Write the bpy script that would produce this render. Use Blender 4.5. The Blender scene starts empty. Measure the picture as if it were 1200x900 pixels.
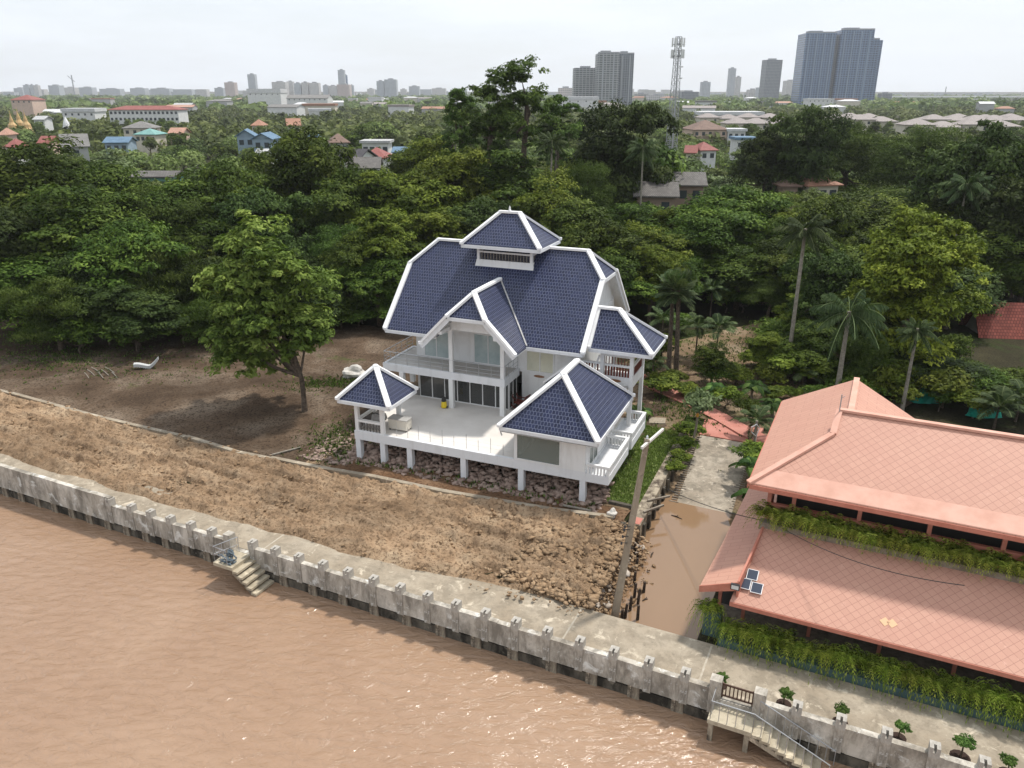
import bpy, bmesh, math, random
import numpy as np
from mathutils import Vector, Matrix
R = math.radians
scn = bpy.context.scene
COL = scn.collection

# ------------------------------------------------------------------ camera
F_PX, HOR_PX, CAM_H = 920.05, 106.68, 24.0          # focal length in px of a 1200 px wide frame
PITCH = math.atan((450 - HOR_PX) / F_PX)
cd = bpy.data.cameras.new('camera'); cam = bpy.data.objects.new('camera', cd); COL.objects.link(cam)
cam.location = (0, 0, CAM_H); cam.rotation_euler = (math.pi / 2 - PITCH, 0, 0)
cd.sensor_width = 36; cd.lens = 36 * F_PX / 1200; cd.clip_start = .5; cd.clip_end = 60000
scn.camera = cam

# ------------------------------------------------------------------ light
SUN_H = math.atan2(.322, .426); SUN_EL = R(62)
sd = bpy.data.lights.new('sun', 'SUN'); sun = bpy.data.objects.new('sun', sd); COL.objects.link(sun)
sd.energy = 3.5; sd.angle = R(4); sd.color = (1, .955, .89)
dirv = Vector((math.cos(SUN_H) * math.cos(SUN_EL), math.sin(SUN_H) * math.cos(SUN_EL), math.sin(SUN_EL)))
sun.rotation_euler = dirv.to_track_quat('Z', 'Y').to_euler(); sun.location = (0, 0, 300)
wd = bpy.data.worlds.new('World'); scn.world = wd; wd.use_nodes = True
nt = wd.node_tree; nt.nodes.clear()
N = nt.nodes.new; K = nt.links.new
sky = N('ShaderNodeTexSky'); sky.sky_type = 'NISHITA'; sky.sun_disc = False
sky.sun_elevation = SUN_EL; sky.sun_rotation = math.pi / 2 - SUN_H; sky.air_density = 1.2; sky.dust_density = 1.2
tc = N('ShaderNodeTexCoord'); mp = N('ShaderNodeMapping'); mp.inputs['Scale'].default_value = (1, 1, 5)
n1 = N('ShaderNodeTexNoise'); n1.inputs['Scale'].default_value = 3.2; n1.inputs['Detail'].default_value = 7; n1.inputs['Roughness'].default_value = .58
rp = N('ShaderNodeValToRGB'); rp.color_ramp.elements[0].position = .40; rp.color_ramp.elements[0].color = (.78, .78, .78, 1)
rp.color_ramp.elements[1].position = .62; rp.color_ramp.elements[1].color = (.97, .97, .97, 1)
mx = N('ShaderNodeMix'); mx.data_type = 'RGBA'
mx.inputs[7].default_value = (9.3, 9.85, 10.6, 1)          # thin bright cloud
bg = N('ShaderNodeBackground'); bg.inputs['Strength'].default_value = .098
wo = N('ShaderNodeOutputWorld')
K(tc.outputs['Generated'], mp.inputs['Vector']); K(mp.outputs[0], n1.inputs['Vector']); K(n1.outputs[0], rp.inputs[0])
K(rp.outputs[0], mx.inputs[0]); K(sky.outputs[0], mx.inputs[6]); K(mx.outputs[2], bg.inputs['Color']); K(bg.outputs[0], wo.inputs['Surface'])
scn.view_settings.view_transform = 'Standard'; scn.view_settings.look = 'None'; scn.view_settings.gamma = 1
scn.view_settings.exposure = 0.18
scn.view_settings.use_curve_mapping = False

# ------------------------------------------------------------------ helpers
rng = np.random.default_rng(7); random.seed(7)
cp, sp = math.cos(PITCH), math.sin(PITCH)
CAMV = Vector((0, 0, CAM_H))
def ray(px, py):
    a, b = (px - 600) / F_PX, (450 - py) / F_PX
    return Vector((a, cp + b * sp, -sp + b * cp))
def at(px, py, Y):                                   # point seen at a pixel, at depth Y
    d = ray(px, py); return CAMV + d * (Y / d.y)
def onz(px, py, z=0):
    d = ray(px, py); return CAMV + d * ((z - CAM_H) / d.z)
def screen(p):
    d = Vector(p) - CAMV; w = d.y * cp - d.z * sp
    return 600 + F_PX * d.x / w, 450 - F_PX * (d.y * sp + d.z * cp) / w
def tag(o, label=None, cat=None, group=None, kind=None):
    if label: o['label'] = label
    if cat: o['category'] = cat
    if group: o['group'] = group
    if kind: o['kind'] = kind
    return o
def empty(name, loc, rz=0, label=None, cat=None, group=None):
    o = bpy.data.objects.new(name, None); COL.objects.link(o); o.location = loc; o.rotation_euler = (0, 0, rz)
    o.empty_display_size = .3
    return tag(o, label, cat, group)
def link(name, mesh, parent=None):
    o = bpy.data.objects.new(name, mesh); COL.objects.link(o)
    if parent: o.parent = parent
    return o
def copy_tree(o, parent=None):
    c = o.copy(); COL.objects.link(c); c.parent = parent
    for ch in list(o.children): copy_tree(ch, c)
    return c

class MB:
    def __init__(s): s.v = []; s.f = []; s.uv = []
    def add(s, pts, uv=None):
        b = len(s.v); s.v += [tuple(p) for p in pts]; s.f.append(tuple(range(b, b + len(pts))))
        s.uv.append(uv if uv else MB.autouv(pts))
    @staticmethod
    def autouv(pts):
        p = [Vector(q) for q in pts]; n = Vector((0, 0, 0))
        for i in range(len(p)): n += p[i].cross(p[(i + 1) % len(p)])
        if n.length < 1e-9: n = Vector((0, 0, 1))
        n.normalize()
        if abs(n.z) > .995: return [(q.x, q.y) for q in p]
        h = Vector((0, 0, 1)).cross(n).normalized(); u = n.cross(h)
        return [(q.dot(h), q.dot(u)) for q in p]
    def hexa(s, b, t):                                # bottom ring, top ring (CCW seen from above)
        n = len(b)
        s.add(t); s.add(b[::-1])
        for i in range(n):
            j = (i + 1) % n; s.add([b[i], b[j], t[j], t[i]])
    def box(s, x0, x1, y0, y1, z0, z1):
        if x0 > x1: x0, x1 = x1, x0
        if y0 > y1: y0, y1 = y1, y0
        q = [(x0, y0), (x1, y0), (x1, y1), (x0, y1)]
        s.hexa([(a, b, z0) for a, b in q], [(a, b, z1) for a, b in q])
    def prism(s, poly, z0, z1): s.hexa([(a, b, z0) for a, b in poly], [(a, b, z1) for a, b in poly])
    def slab(s, poly, th):                            # roof plane with thickness (downwards)
        s.hexa([(x, y, z - th) for x, y, z in poly], poly)
    def bar(s, p, q, w, h, up=(0, 0, 1), lift=0):
        p, q = Vector(p), Vector(q); d = (q - p).normalized(); sd_ = d.cross(Vector(up))
        if sd_.length < 1e-6: sd_ = Vector((1, 0, 0))
        sd_.normalize(); n = sd_.cross(d).normalized()
        def ring(c): c = c + n * lift; return [c - sd_ * w / 2 - n * h / 2, c + sd_ * w / 2 - n * h / 2, c + sd_ * w / 2 + n * h / 2, c - sd_ * w / 2 + n * h / 2]
        a, b = ring(p), ring(q)
        s.add(a[::-1]) ; s.add(b)
        for i in range(4):
            j = (i + 1) % 4; s.add([a[i], a[j], b[j], b[i]])
    def tube(s, pts, rad, n=7, cap=True):
        pts = [Vector(p) for p in pts]
        if not hasattr(rad, '__len__'): rad = [rad] * len(pts)
        rings = []
        for i, p in enumerate(pts):
            d = (pts[min(i + 1, len(pts) - 1)] - pts[max(i - 1, 0)]).normalized()
            a = d.cross(Vector((0, 0, 1)) if abs(d.z) < .9 else Vector((1, 0, 0))).normalized(); b = d.cross(a)
            rings.append([p + (a * math.cos(2 * math.pi * k / n) + b * math.sin(2 * math.pi * k / n)) * rad[i] for k in range(n)])
        for i in range(len(rings) - 1):
            for k in range(n):
                j = (k + 1) % n; s.add([rings[i][k], rings[i][j], rings[i + 1][j], rings[i + 1][k]])
        if cap: s.add(rings[0][::-1]); s.add(rings[-1])
    def lathe(s, c, prof, n=10):
        c = Vector(c); rings = [[c + Vector((r * math.cos(2 * math.pi * k / n), r * math.sin(2 * math.pi * k / n), z)) for k in range(n)] for r, z in prof]
        for i in range(len(rings) - 1):
            for k in range(n):
                j = (k + 1) % n; s.add([rings[i][k], rings[i][j], rings[i + 1][j], rings[i + 1][k]])
        s.add(rings[0][::-1]); s.add(rings[-1])
    def mesh(s, name, mat, smooth=False):
        m = bpy.data.meshes.new(name); m.from_pydata(s.v, [], s.f)
        ul = m.uv_layers.new(name='UVMap'); flat = [c for f in s.uv for p in f for c in p]; ul.data.foreach_set('uv', flat)
        m.materials.append(mat)
        if smooth: m.polygons.foreach_set('use_smooth', [True] * len(m.polygons))
        m.update(); return m
    def build(s, name, mat, parent=None, smooth=False): return link(name, s.mesh(name, mat, smooth), parent)

def np_mesh(name, verts, faces, mat, tint=None, smooth=False):
    verts = np.asarray(verts, np.float32); faces = np.asarray(faces, np.int32); k = faces.shape[1]
    m = bpy.data.meshes.new(name)
    m.vertices.add(len(verts)); m.vertices.foreach_set('co', verts.ravel())
    m.loops.add(faces.size); m.loops.foreach_set('vertex_index', faces.ravel())
    m.polygons.add(len(faces)); m.polygons.foreach_set('loop_start', np.arange(0, faces.size, k, dtype=np.int32))
    m.update(calc_edges=True)
    if tint is not None:
        a = m.attributes.new('tint', 'FLOAT', 'FACE'); a.data.foreach_set('value', np.asarray(tint, np.float32))
    if smooth: m.polygons.foreach_set('use_smooth', np.ones(len(faces), bool))
    m.materials.append(mat); return m

def fbm(x, y, seed=0, octs=4, f=1.0):
    out = np.zeros_like(x, dtype=float); amp = 1; tot = 0
    r = np.random.default_rng(seed)
    for o in range(octs):
        g = r.random((64, 64)); xs = x * f + r.random() * 60; ys = y * f + r.random() * 60
        xi = np.floor(xs).astype(int); yi = np.floor(ys).astype(int); fx = xs - xi; fy = ys - yi
        fx = fx * fx * (3 - 2 * fx); fy = fy * fy * (3 - 2 * fy)
        G = lambda a, b: g[a % 64, b % 64]
        out += amp * ((G(xi, yi) * (1 - fx) + G(xi + 1, yi) * fx) * (1 - fy) + (G(xi, yi + 1) * (1 - fx) + G(xi + 1, yi + 1) * fx) * fy)
        tot += amp; amp *= .5; f *= 2.07
    return out / tot

# ------------------------------------------------------------------ materials
class NT:
    def __init__(s, name):
        s.m = bpy.data.materials.new(name); s.m.use_nodes = True; s.t = s.m.node_tree
        s.b = s.t.nodes['Principled BSDF']; s.out = s.t.nodes['Material Output']
    def n(s, ty, **kw):
        o = s.t.nodes.new(ty)
        for k, v in kw.items():
            if k in o.inputs: o.inputs[k].default_value = v
            else: setattr(o, k, v)
        return o
    def l(s, a, b): s.t.links.new(a, b)
    def coord(s, kind='Object', scale=(1, 1, 1), rot=(0, 0, 0)):
        c = s.n('ShaderNodeTexCoord'); m = s.n('ShaderNodeMapping'); m.inputs['Scale'].default_value = scale; m.inputs['Rotation'].default_value = rot
        s.l(c.outputs[kind], m.inputs['Vector']); return m.outputs[0]
    def noise(s, co, scale, detail=4, rough=.55, dist=0):
        o = s.n('ShaderNodeTexNoise', Scale=scale, Detail=detail, Roughness=rough, Distortion=dist); s.l(co, o.inputs['Vector']); return o.outputs[0]
    def ramp(s, fac, stops):
        o = s.n('ShaderNodeValToRGB'); e = o.color_ramp.elements
        while len(e) < len(stops): e.new(.5)
        for i, (p, c) in enumerate(stops): e[i].position = p; e[i].color = (*c, 1) if len(c) == 3 else c
        s.l(fac, o.inputs[0]); return o.outputs[0]
    def mix(s, fac, a, b, mode='MIX'):
        o = s.n('ShaderNodeMix', data_type='RGBA', blend_type=mode)
        for v, i in ((fac, 0), (a, 6), (b, 7)):
            if isinstance(v, (int, float)): o.inputs[i].default_value = v
            elif isinstance(v, tuple): o.inputs[i].default_value = (*v, 1)
            else: s.l(v, o.inputs[i])
        return o.outputs[2]
    def math(s, op, a, b=0.0):
        o = s.n('ShaderNodeMath', operation=op)
        for v, i in ((a, 0), (b, 1)):
            if isinstance(v, (int, float)): o.inputs[i].default_value = v
            else: s.l(v, o.inputs[i])
        return o.outputs[0]
    def bump(s, h, strength=.5, dist=.05):
        o = s.n('ShaderNodeBump', Strength=strength, Distance=dist); s.l(h, o.inputs['Height']); s.l(o.outputs[0], s.b.inputs['Normal']); return o
    def color(s, c):
        if isinstance(c, tuple): s.b.inputs['Base Color'].default_value = (*c, 1)
        else: s.l(c, s.b.inputs['Base Color'])
    def rough(s, r, spec=None):
        s.b.inputs['Roughness'].default_value = r
        if spec is not None: s.b.inputs['Specular IOR Level'].default_value = spec

def mottled(name, c1, c2, scale=1.5, rough=.8, bump=.3, bdist=.02, spec=.3, c3=None):
    m = NT(name); co = m.coord(); f = m.noise(co, scale, 6, .6)
    st = [(.35, c1), (.65, c2)] if c3 is None else [(.3, c1), (.5, c2), (.7, c3)]
    m.color(m.ramp(f, st)); m.rough(rough, spec)
    if bump: m.bump(m.noise(co, scale * 8, 4, .6), bump, bdist)
    return m.m
def grimy_white(name, c, dirt, amt=.35):
    m = NT(name); co = m.coord(); cs = m.coord(scale=(1.2, 1.2, .25))
    f = m.ramp(m.noise(cs, 1.6, 6, .62), [(.5, (0, 0, 0)), (.78, (amt, amt, amt))])
    m.color(m.mix(f, c, dirt)); m.rough(.62, .3); m.bump(m.noise(co, 30, 3), .08, .01); return m.m
def roof_blue():
    m = NT('blue_glazed_tile'); uv = m.coord('UV')
    br = m.n('ShaderNodeTexBrick', offset=.5, Scale=1.0); br.inputs['Brick Width'].default_value = .21; br.inputs['Row Height'].default_value = .27
    br.inputs['Mortar Size'].default_value = .021; br.inputs['Mortar Smooth'].default_value = .2; br.inputs['Bias'].default_value = 0
    br.inputs['Color1'].default_value = (.006, .0085, .030, 1); br.inputs['Color2'].default_value = (.017, .023, .066, 1); br.inputs['Mortar'].default_value = (.125, .14, .205, 1)  # pale mortar colour paints sky-reflection flecks along the tile edges
    m.l(uv, br.inputs['Vector'])
    f = m.ramp(m.noise(uv, .45, 6, .65), [(.35, (0, 0, 0)), (.7, (1, 1, 1))])
    c = m.mix(f, br.outputs['Color'], m.mix(.5, br.outputs['Color'], (.030, .037, .072)))
    f2 = m.ramp(m.noise(uv, 3.4, 3, .6), [(.58, (0, 0, 0)), (.72, (.55, .55, .55))])  # lighter spots painted in as glaze highlights
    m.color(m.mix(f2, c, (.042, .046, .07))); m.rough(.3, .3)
    # rounded tile profile: across (cosine per tile) and stepped courses
    sx = m.n('ShaderNodeSeparateXYZ'); m.l(uv, sx.inputs[0])
    wx = m.math('SINE', m.math('MULTIPLY', sx.outputs[0], 2 * math.pi / .21)); wy = m.math('FRACT', m.math('MULTIPLY', sx.outputs[1], 1 / .27))
    h = m.math('SUBTRACT', m.math('MULTIPLY', wx, .5), m.math('MULTIPLY', wy, .9)); m.bump(h, .55, .035); return m.m
def roof_pink(name, diamond=True):
    m = NT(name); uv = m.coord('UV', rot=(0, 0, R(45) if diamond else 0))
    br = m.n('ShaderNodeTexBrick', offset=0.0 if diamond else .5, Scale=1.0)
    br.inputs['Brick Width'].default_value = .31 if diamond else 1.1; br.inputs['Row Height'].default_value = .31 if diamond else .36
    if not diamond: m.t.nodes['Mapping'].inputs['Rotation'].default_value = (0, 0, R(90))
    br.inputs['Mortar Size'].default_value = .012; br.inputs['Mortar Smooth'].default_value = .25
    br.inputs['Color1'].default_value = (.49, .265, .19, 1); br.inputs['Color2'].default_value = (.525, .29, .208, 1); br.inputs['Mortar'].default_value = (.33, .155, .11, 1)
    m.l(uv, br.inputs['Vector']); u0 = m.coord('UV')
    f = m.ramp(m.noise(u0, .5, 7, .65), [(.3, (0, 0, 0)), (.72, (1, 1, 1))])
    c = m.mix(f, m.mix(.35, br.outputs['Color'], (.46, .215, .16)), br.outputs['Color'])
    f2 = m.ramp(m.noise(u0, 2.6, 5, .7), [(.60, (0, 0, 0)), (.74, (.6, .6, .6))]); c = m.mix(f2, c, (.66, .40, .31))
    f3 = m.ramp(m.noise(u0, 5.0, 4, .7), [(.66, (0, 0, 0)), (.76, (.7, .7, .7))]); c = m.mix(f3, c, (.26, .14, .11))
    m.color(c); m.rough(.55, .35); m.bump(br.outputs['Fac'], -.3, .02); return m.m
def concrete(name, base, stain, light, vert=True, amt=1.0):
    m = NT(name); co = m.coord(); cs = m.coord(scale=(1.1, 1.1, .42) if vert else (1, 1, 1))
    a = m.noise(cs, 1.1, 9, .68, .3); b = m.noise(co, .55, 6, .6); c3 = m.noise(co, 3.0, 8, .7)
    c = m.mix(m.ramp(b, [(.35, (0, 0, 0)), (.65, (1, 1, 1))]), base, light)
    c = m.mix(m.ramp(a, [(.42, (0, 0, 0)), (.60, (amt,) * 3)]), c, stain)
    c = m.mix(m.ramp(c3, [(.56, (0, 0, 0)), (.70, (.6, .6, .6))]), c, tuple(x * .45 for x in base))
    c = m.mix(m.ramp(m.noise(co, 1.3, 7, .7, .6), [(.57, (0, 0, 0)), (.66, (.75, .75, .75))]), c, tuple(min(.75, x * 1.45) for x in light))
    m.color(c); m.rough(.88, .2); m.bump(m.noise(co, 14, 6, .7), .5, .025); return m.m
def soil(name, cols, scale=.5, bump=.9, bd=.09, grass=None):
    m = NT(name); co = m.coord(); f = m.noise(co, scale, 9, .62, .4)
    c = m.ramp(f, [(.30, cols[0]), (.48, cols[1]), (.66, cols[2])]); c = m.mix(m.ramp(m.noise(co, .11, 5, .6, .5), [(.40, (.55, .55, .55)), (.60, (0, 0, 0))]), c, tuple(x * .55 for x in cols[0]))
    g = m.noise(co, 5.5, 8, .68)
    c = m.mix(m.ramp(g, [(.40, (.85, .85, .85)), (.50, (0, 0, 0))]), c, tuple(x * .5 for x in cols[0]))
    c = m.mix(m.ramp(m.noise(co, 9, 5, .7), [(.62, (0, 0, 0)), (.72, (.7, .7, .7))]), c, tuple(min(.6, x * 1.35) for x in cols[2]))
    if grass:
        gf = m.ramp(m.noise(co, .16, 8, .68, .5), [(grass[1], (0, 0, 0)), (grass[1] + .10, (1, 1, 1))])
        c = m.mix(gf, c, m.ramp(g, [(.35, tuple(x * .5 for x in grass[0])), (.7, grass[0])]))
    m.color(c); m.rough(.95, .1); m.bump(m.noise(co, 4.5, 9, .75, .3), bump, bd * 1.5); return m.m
def leafmat(name, dark, mid, light, trans=.2, hue=.03):
    m = NT(name); at_ = m.n('ShaderNodeAttribute', attribute_name='tint'); oi = m.n('ShaderNodeObjectInfo')
    c = m.ramp(at_.outputs['Fac'], [(.05, dark), (.5, mid), (.97, light)])
    hs = m.n('ShaderNodeHueSaturation'); m.l(c, hs.inputs['Color'])
    m.l(m.math('ADD', m.math('MULTIPLY', oi.outputs['Random'], hue), .5 - hue / 2), hs.inputs['Hue'])
    m.l(m.math('ADD', m.math('MULTIPLY', oi.outputs['Random'], .5), .78), hs.inputs['Value'])
    m.l(hs.outputs[0], m.b.inputs['Base Color']); m.rough(.62, .09)
    tr = m.n('ShaderNodeBsdfTranslucent'); m.l(m.mix(1.0, hs.outputs[0], (1.0, 1.15, .55), 'MULTIPLY'), tr.inputs['Color'])
    ms = m.n('ShaderNodeMixShader', Fac=trans); m.l(m.b.outputs[0], ms.inputs[1]); m.l(tr.outputs[0], ms.inputs[2]); m.l(ms.outputs[0], m.out.inputs['Surface'])
    return m.m
def plain(name, c, rough=.6, spec=.4, metal=0):
    m = NT(name); m.color(c); m.rough(rough, spec); m.b.inputs['Metallic'].default_value = metal
    m.bump(m.noise(m.coord(), 25, 3), .05, .01); return m.m
def water(name, c1, c2, scale, bump, bd, rough=.12, stretch=(1, 1, 1), rot=0):
    m = NT(name); co = m.coord(scale=stretch, rot=(0, 0, rot)); cw = m.coord()
    m.color(m.ramp(m.noise(cw, .05, 6, .6, .6), [(.35, c1), (.65, c2)])); m.rough(rough, .5)
    a = m.noise(co, scale, 5, .58, .7); b = m.noise(co, scale * .28, 3, .5, .4); h = m.math('ADD', a, m.math('MULTIPLY', b, 1.0))
    m.bump(h, bump, bd); return m.m
def facade(name, wall, glass, w=3.2, h=3.2, mw=.9, mh=1.2, rough=.5):
    m = NT(name); uv = m.coord('UV'); br = m.n('ShaderNodeTexBrick', offset=0.0, Scale=1.0)
    br.inputs['Brick Width'].default_value = w; br.inputs['Row Height'].default_value = h; br.inputs['Mortar Size'].default_value = min(mw, mh) / 2
    br.inputs['Mortar Smooth'].default_value = 0; br.inputs['Color1'].default_value = (*glass, 1); br.inputs['Color2'].default_value = (*(x * .6 for x in glass), 1); br.inputs['Mortar'].default_value = (*wall, 1)
    m.l(uv, br.inputs['Vector']); m.color(br.outputs['Color']); m.rough(rough, .4); return m.m
def tiled_roof(name, c1, c2, w=.3, h=.35):
    m = NT(name); uv = m.coord('UV'); br = m.n('ShaderNodeTexBrick', offset=.5, Scale=1.0)
    br.inputs['Brick Width'].default_value = w; br.inputs['Row Height'].default_value = h; br.inputs['Mortar Size'].default_value = .03
    br.inputs['Color1'].default_value = (*c1, 1); br.inputs['Color2'].default_value = (*c2, 1); br.inputs['Mortar'].default_value = (*(x * .45 for x in c1), 1)
    m.l(uv, br.inputs['Vector']); f = m.noise(m.coord(), .7, 6, .6)
    m.color(m.mix(m.ramp(f, [(.4, (0, 0, 0)), (.7, (.5, .5, .5))]), br.outputs['Color'], tuple(x * .5 for x in c1))); m.rough(.7, .25); m.bump(br.outputs['Fac'], -.3, .03); return m.m
def glass(name, tint, alpha=.45, refl=.05):
    m = NT(name); m.color(tint); m.rough(.04, .6)
    tr = m.n('ShaderNodeBsdfTransparent'); tr.inputs['Color'].default_value = (.72, .8, .8, 1)
    ms = m.n('ShaderNodeMixShader', Fac=1 - alpha); m.l(m.b.outputs[0], ms.inputs[1]); m.l(tr.outputs[0], ms.inputs[2]); m.l(ms.outputs[0], m.out.inputs['Surface']); 
    # ms: Fac -> transparent share
    return m.m

M = dict(
 white=grimy_white('white_paint', (.75, .75, .74), (.42, .40, .36), .42), cap=grimy_white('white_ridge_paint', (.84, .84, .83), (.5, .5, .48), .2),
 fascia=grimy_white('white_fascia_paint', (.70, .71, .72), (.42, .41, .39), .4),
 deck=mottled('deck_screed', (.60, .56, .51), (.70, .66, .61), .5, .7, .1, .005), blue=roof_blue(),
 glassd=glass('dark_glass', (.085, .085, .082), .72), glassg=mottled('curtained_glass', (.36, .44, .44), (.48, .55, .54), 1.2, .06, 0, 0, .6),
 glassc=mottled('cream_blind_glass', (.56, .56, .44), (.64, .63, .50), 1.5, .1, 0, 0, .5), glassr=glass('clear_glass', (.30, .32, .29), .46),
 metal=plain('grey_steel', (.42, .43, .44), .4, .5, .6), dark=plain('shade_dark_wall', (.05, .048, .045), .8, .2), wall_in=plain('interior_plaster', (.5, .49, .47), .8, .2),
 floor_in=plain('interior_floor', (.22, .20, .18), .5, .4), plaque=plain('brown_plaque', (.25, .12, .06), .5), stain=mottled('dark_baluster', (.10, .09, .085), (.18, .17, .16), 6, .8),
 redwood=plain('dark_red_wood', (.13, .028, .02), .45), yellow=plain('yellow_plastic', (.75, .55, .03), .4), black=plain('black_plastic', (.02, .02, .022), .4),
 pink=roof_pink('salmon_diamond_tile'), pinks=roof_pink('salmon_strip_tile', False), pinkp=mottled('salmon_roof_trim', (.56, .30, .22), (.66, .38, .29), 1.0, .6, .1),
 pinkw=mottled('salmon_painted_wood', (.42, .15, .10), (.50, .20, .14), 2, .6, .1), 
 postc=concrete('whitewashed_concrete', (.38, .35, .30), (.12, .105, .085), (.56, .53, .48), True, .6), conc=concrete('weathered_concrete', (.41, .365, .30), (.11, .095, .075), (.60, .56, .49), True, .72), walk=concrete('walkway_concrete', (.305, .25, .182), (.20, .165, .12), (.41, .355, .275), False, .7),
 concd=concrete('dark_concrete', (.10, .085, .065), (.03, .026, .02), (.16, .14, .11)), step=concrete('step_concrete', (.42, .36, .26), (.22, .18, .12), (.5, .44, .33), False, .5),
 pier=concrete('pier_concrete', (.30, .25, .18), (.08, .06, .045), (.42, .36, .27)),
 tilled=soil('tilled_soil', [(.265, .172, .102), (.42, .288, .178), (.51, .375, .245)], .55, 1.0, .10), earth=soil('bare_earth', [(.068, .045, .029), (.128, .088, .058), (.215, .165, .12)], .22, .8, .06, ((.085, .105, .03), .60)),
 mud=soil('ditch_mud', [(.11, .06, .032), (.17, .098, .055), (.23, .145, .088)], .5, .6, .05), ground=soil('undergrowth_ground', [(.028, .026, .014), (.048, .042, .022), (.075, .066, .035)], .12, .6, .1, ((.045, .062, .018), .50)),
 lawn=soil('lawn_turf', [(.09, .12, .03), (.15, .20, .05), (.24, .25, .10)], .5, .8, .05), garden=soil('garden_soil', [(.16, .11, .065), (.26, .18, .11), (.34, .27, .18)], .25, .6, .04, ((.13, .15, .05), .57)),
 path=mottled('red_path_concrete', (.40, .15, .11), (.50, .22, .17), .8, .8, .3), ramp=concrete('ramp_concrete', (.30, .25, .19), (.10, .085, .06), (.45, .39, .31), False, .6),
 rock=mottled('rubble_stone', (.20, .135, .105), (.40, .30, .245), 2.0, .9, .6, .04), boulder=mottled('pale_boulder', (.45, .42, .37), (.68, .65, .60), 1.5, .85, .5, .05),
 clod=soil('soil_clods', [(.27, .175, .10), (.39, .265, .16), (.48, .35, .225)], 1.2, .7, .05), bark=mottled('bark', (.06, .045, .033), (.15, .115, .085), 5, .95, .8, .05), palebark=mottled('pale_bark', (.20, .175, .14), (.33, .30, .25), 5, .95, .6, .04),
 wood=mottled('weathered_timber', (.16, .13, .10), (.28, .24, .19), 4, .9, .5, .02), stake=mottled('wet_stake', (.035, .025, .018), (.085, .06, .045), 4, .9, .5, .02), polem=concrete('pole_concrete', (.27, .215, .155), (.15, .115, .08), (.36, .30, .225), True, .5),
 teal=plain('teal_planter', (.06, .11, .12), .6), gate=plain('brown_gate', (.07, .035, .022), .6), soilb=plain('planting_soil', (.035, .018, .012), .9),
 river=water('river_water', (.285, .176, .108), (.355, .235, .152), 2.0, .85, .2, .11, (.55, 1.15, 1), R(25)), canal=water('canal_water', (.235, .148, .085), (.285, .18, .105), .9, .06, .05, .06),
 haze_white=plain('white_render', (.75, .75, .73), .7), solar=plain('solar_cell', (.035, .045, .07), .15, .6), alu=plain('aluminium', (.7, .7, .7), .35, .5, .8), cable=plain('black_cable', (.03, .03, .03), .7),
 bluetarp=plain('teal_tarp', (.01, .33, .24), .5), redpost=plain('galvanised_lattice', (.30, .31, .32), .5, .4, .3),
)
L = dict(
 broad=leafmat('leaf_dark_broad', (.013, .025, .004), (.054, .088, .013), (.160, .212, .036)), olive=leafmat('leaf_olive', (.019, .034, .005), (.080, .113, .013), (.21, .25, .036)),
 feather=leafmat('leaf_feathery', (.016, .031, .006), (.060, .097, .018), (.160, .215, .05)), rosette=leafmat('leaf_rosette', (.024, .040, .008), (.105, .150, .026), (.29, .34, .08)),
 lime=leafmat('leaf_lime', (.040, .058, .010), (.135, .160, .018), (.33, .34, .045)), deep=leafmat('leaf_deep', (.012, .022, .007), (.038, .060, .015), (.095, .130, .032)),
 palm=leafmat('leaf_palm', (.022, .036, .014), (.05, .075, .028), (.115, .145, .06)), fern=leafmat('leaf_fern', (.05, .08, .012), (.18, .235, .03), (.46, .48, .10), .3),
 banana=leafmat('leaf_banana', (.035, .07, .018), (.08, .14, .03), (.16, .24, .06), .3), far=leafmat('leaf_far', (.038, .058, .018), (.108, .145, .042), (.225, .265, .088)),
 grass=leafmat('grass_blade', (.09, .12, .03), (.16, .22, .05), (.26, .31, .10), .2), pale=leafmat('leaf_pale', (.05, .07, .03), (.13, .16, .07), (.27, .30, .16)),
)

# ------------------------------------------------------------------ frames
TH = R(-22.532); HO = Vector((-10.534, 49.468, 0))           # house frame
def hw(u, v, z=0): return Vector((HO.x + u * math.cos(TH) - v * math.sin(TH), HO.y + u * math.sin(TH) + v * math.cos(TH), z))
WA = R(-25.4); WO = Vector((-33.11, 46.3, 0))                # river wall frame
def ww(s, t, z=0): return Vector((WO.x + s * math.cos(WA) - t * math.sin(WA), WO.y + s * math.sin(WA) + t * math.cos(WA), z))
def wl(p): d = Vector(p) - WO; return d.x * math.cos(WA) + d.y * math.sin(WA), -d.x * math.sin(WA) + d.y * math.cos(WA)


# ================================================================== SETTING
def sheet(name, polys, z, mat):
    b = MB()
    for p in polys: b.add([(q[0], q[1], z) for q in p], [(q[0], q[1]) for q in p])
    return tag(b.build(name, mat), kind='structure')
def wpoly(*st): return [ww(s, t) for s, t in st]
FAR = 26000
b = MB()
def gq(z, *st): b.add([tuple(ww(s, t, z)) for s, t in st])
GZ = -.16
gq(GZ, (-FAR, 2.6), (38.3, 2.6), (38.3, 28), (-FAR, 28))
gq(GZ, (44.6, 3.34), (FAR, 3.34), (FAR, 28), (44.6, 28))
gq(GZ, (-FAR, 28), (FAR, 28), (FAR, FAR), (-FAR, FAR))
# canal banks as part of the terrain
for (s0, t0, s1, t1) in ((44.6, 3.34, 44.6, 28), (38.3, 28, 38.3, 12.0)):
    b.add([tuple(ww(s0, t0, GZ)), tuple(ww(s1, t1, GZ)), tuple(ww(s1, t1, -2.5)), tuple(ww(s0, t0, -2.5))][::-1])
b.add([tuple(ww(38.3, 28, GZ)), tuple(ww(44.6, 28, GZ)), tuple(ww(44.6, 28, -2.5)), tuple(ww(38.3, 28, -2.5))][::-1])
tag(b.build('ground', M['ground']), kind='structure')

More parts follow.
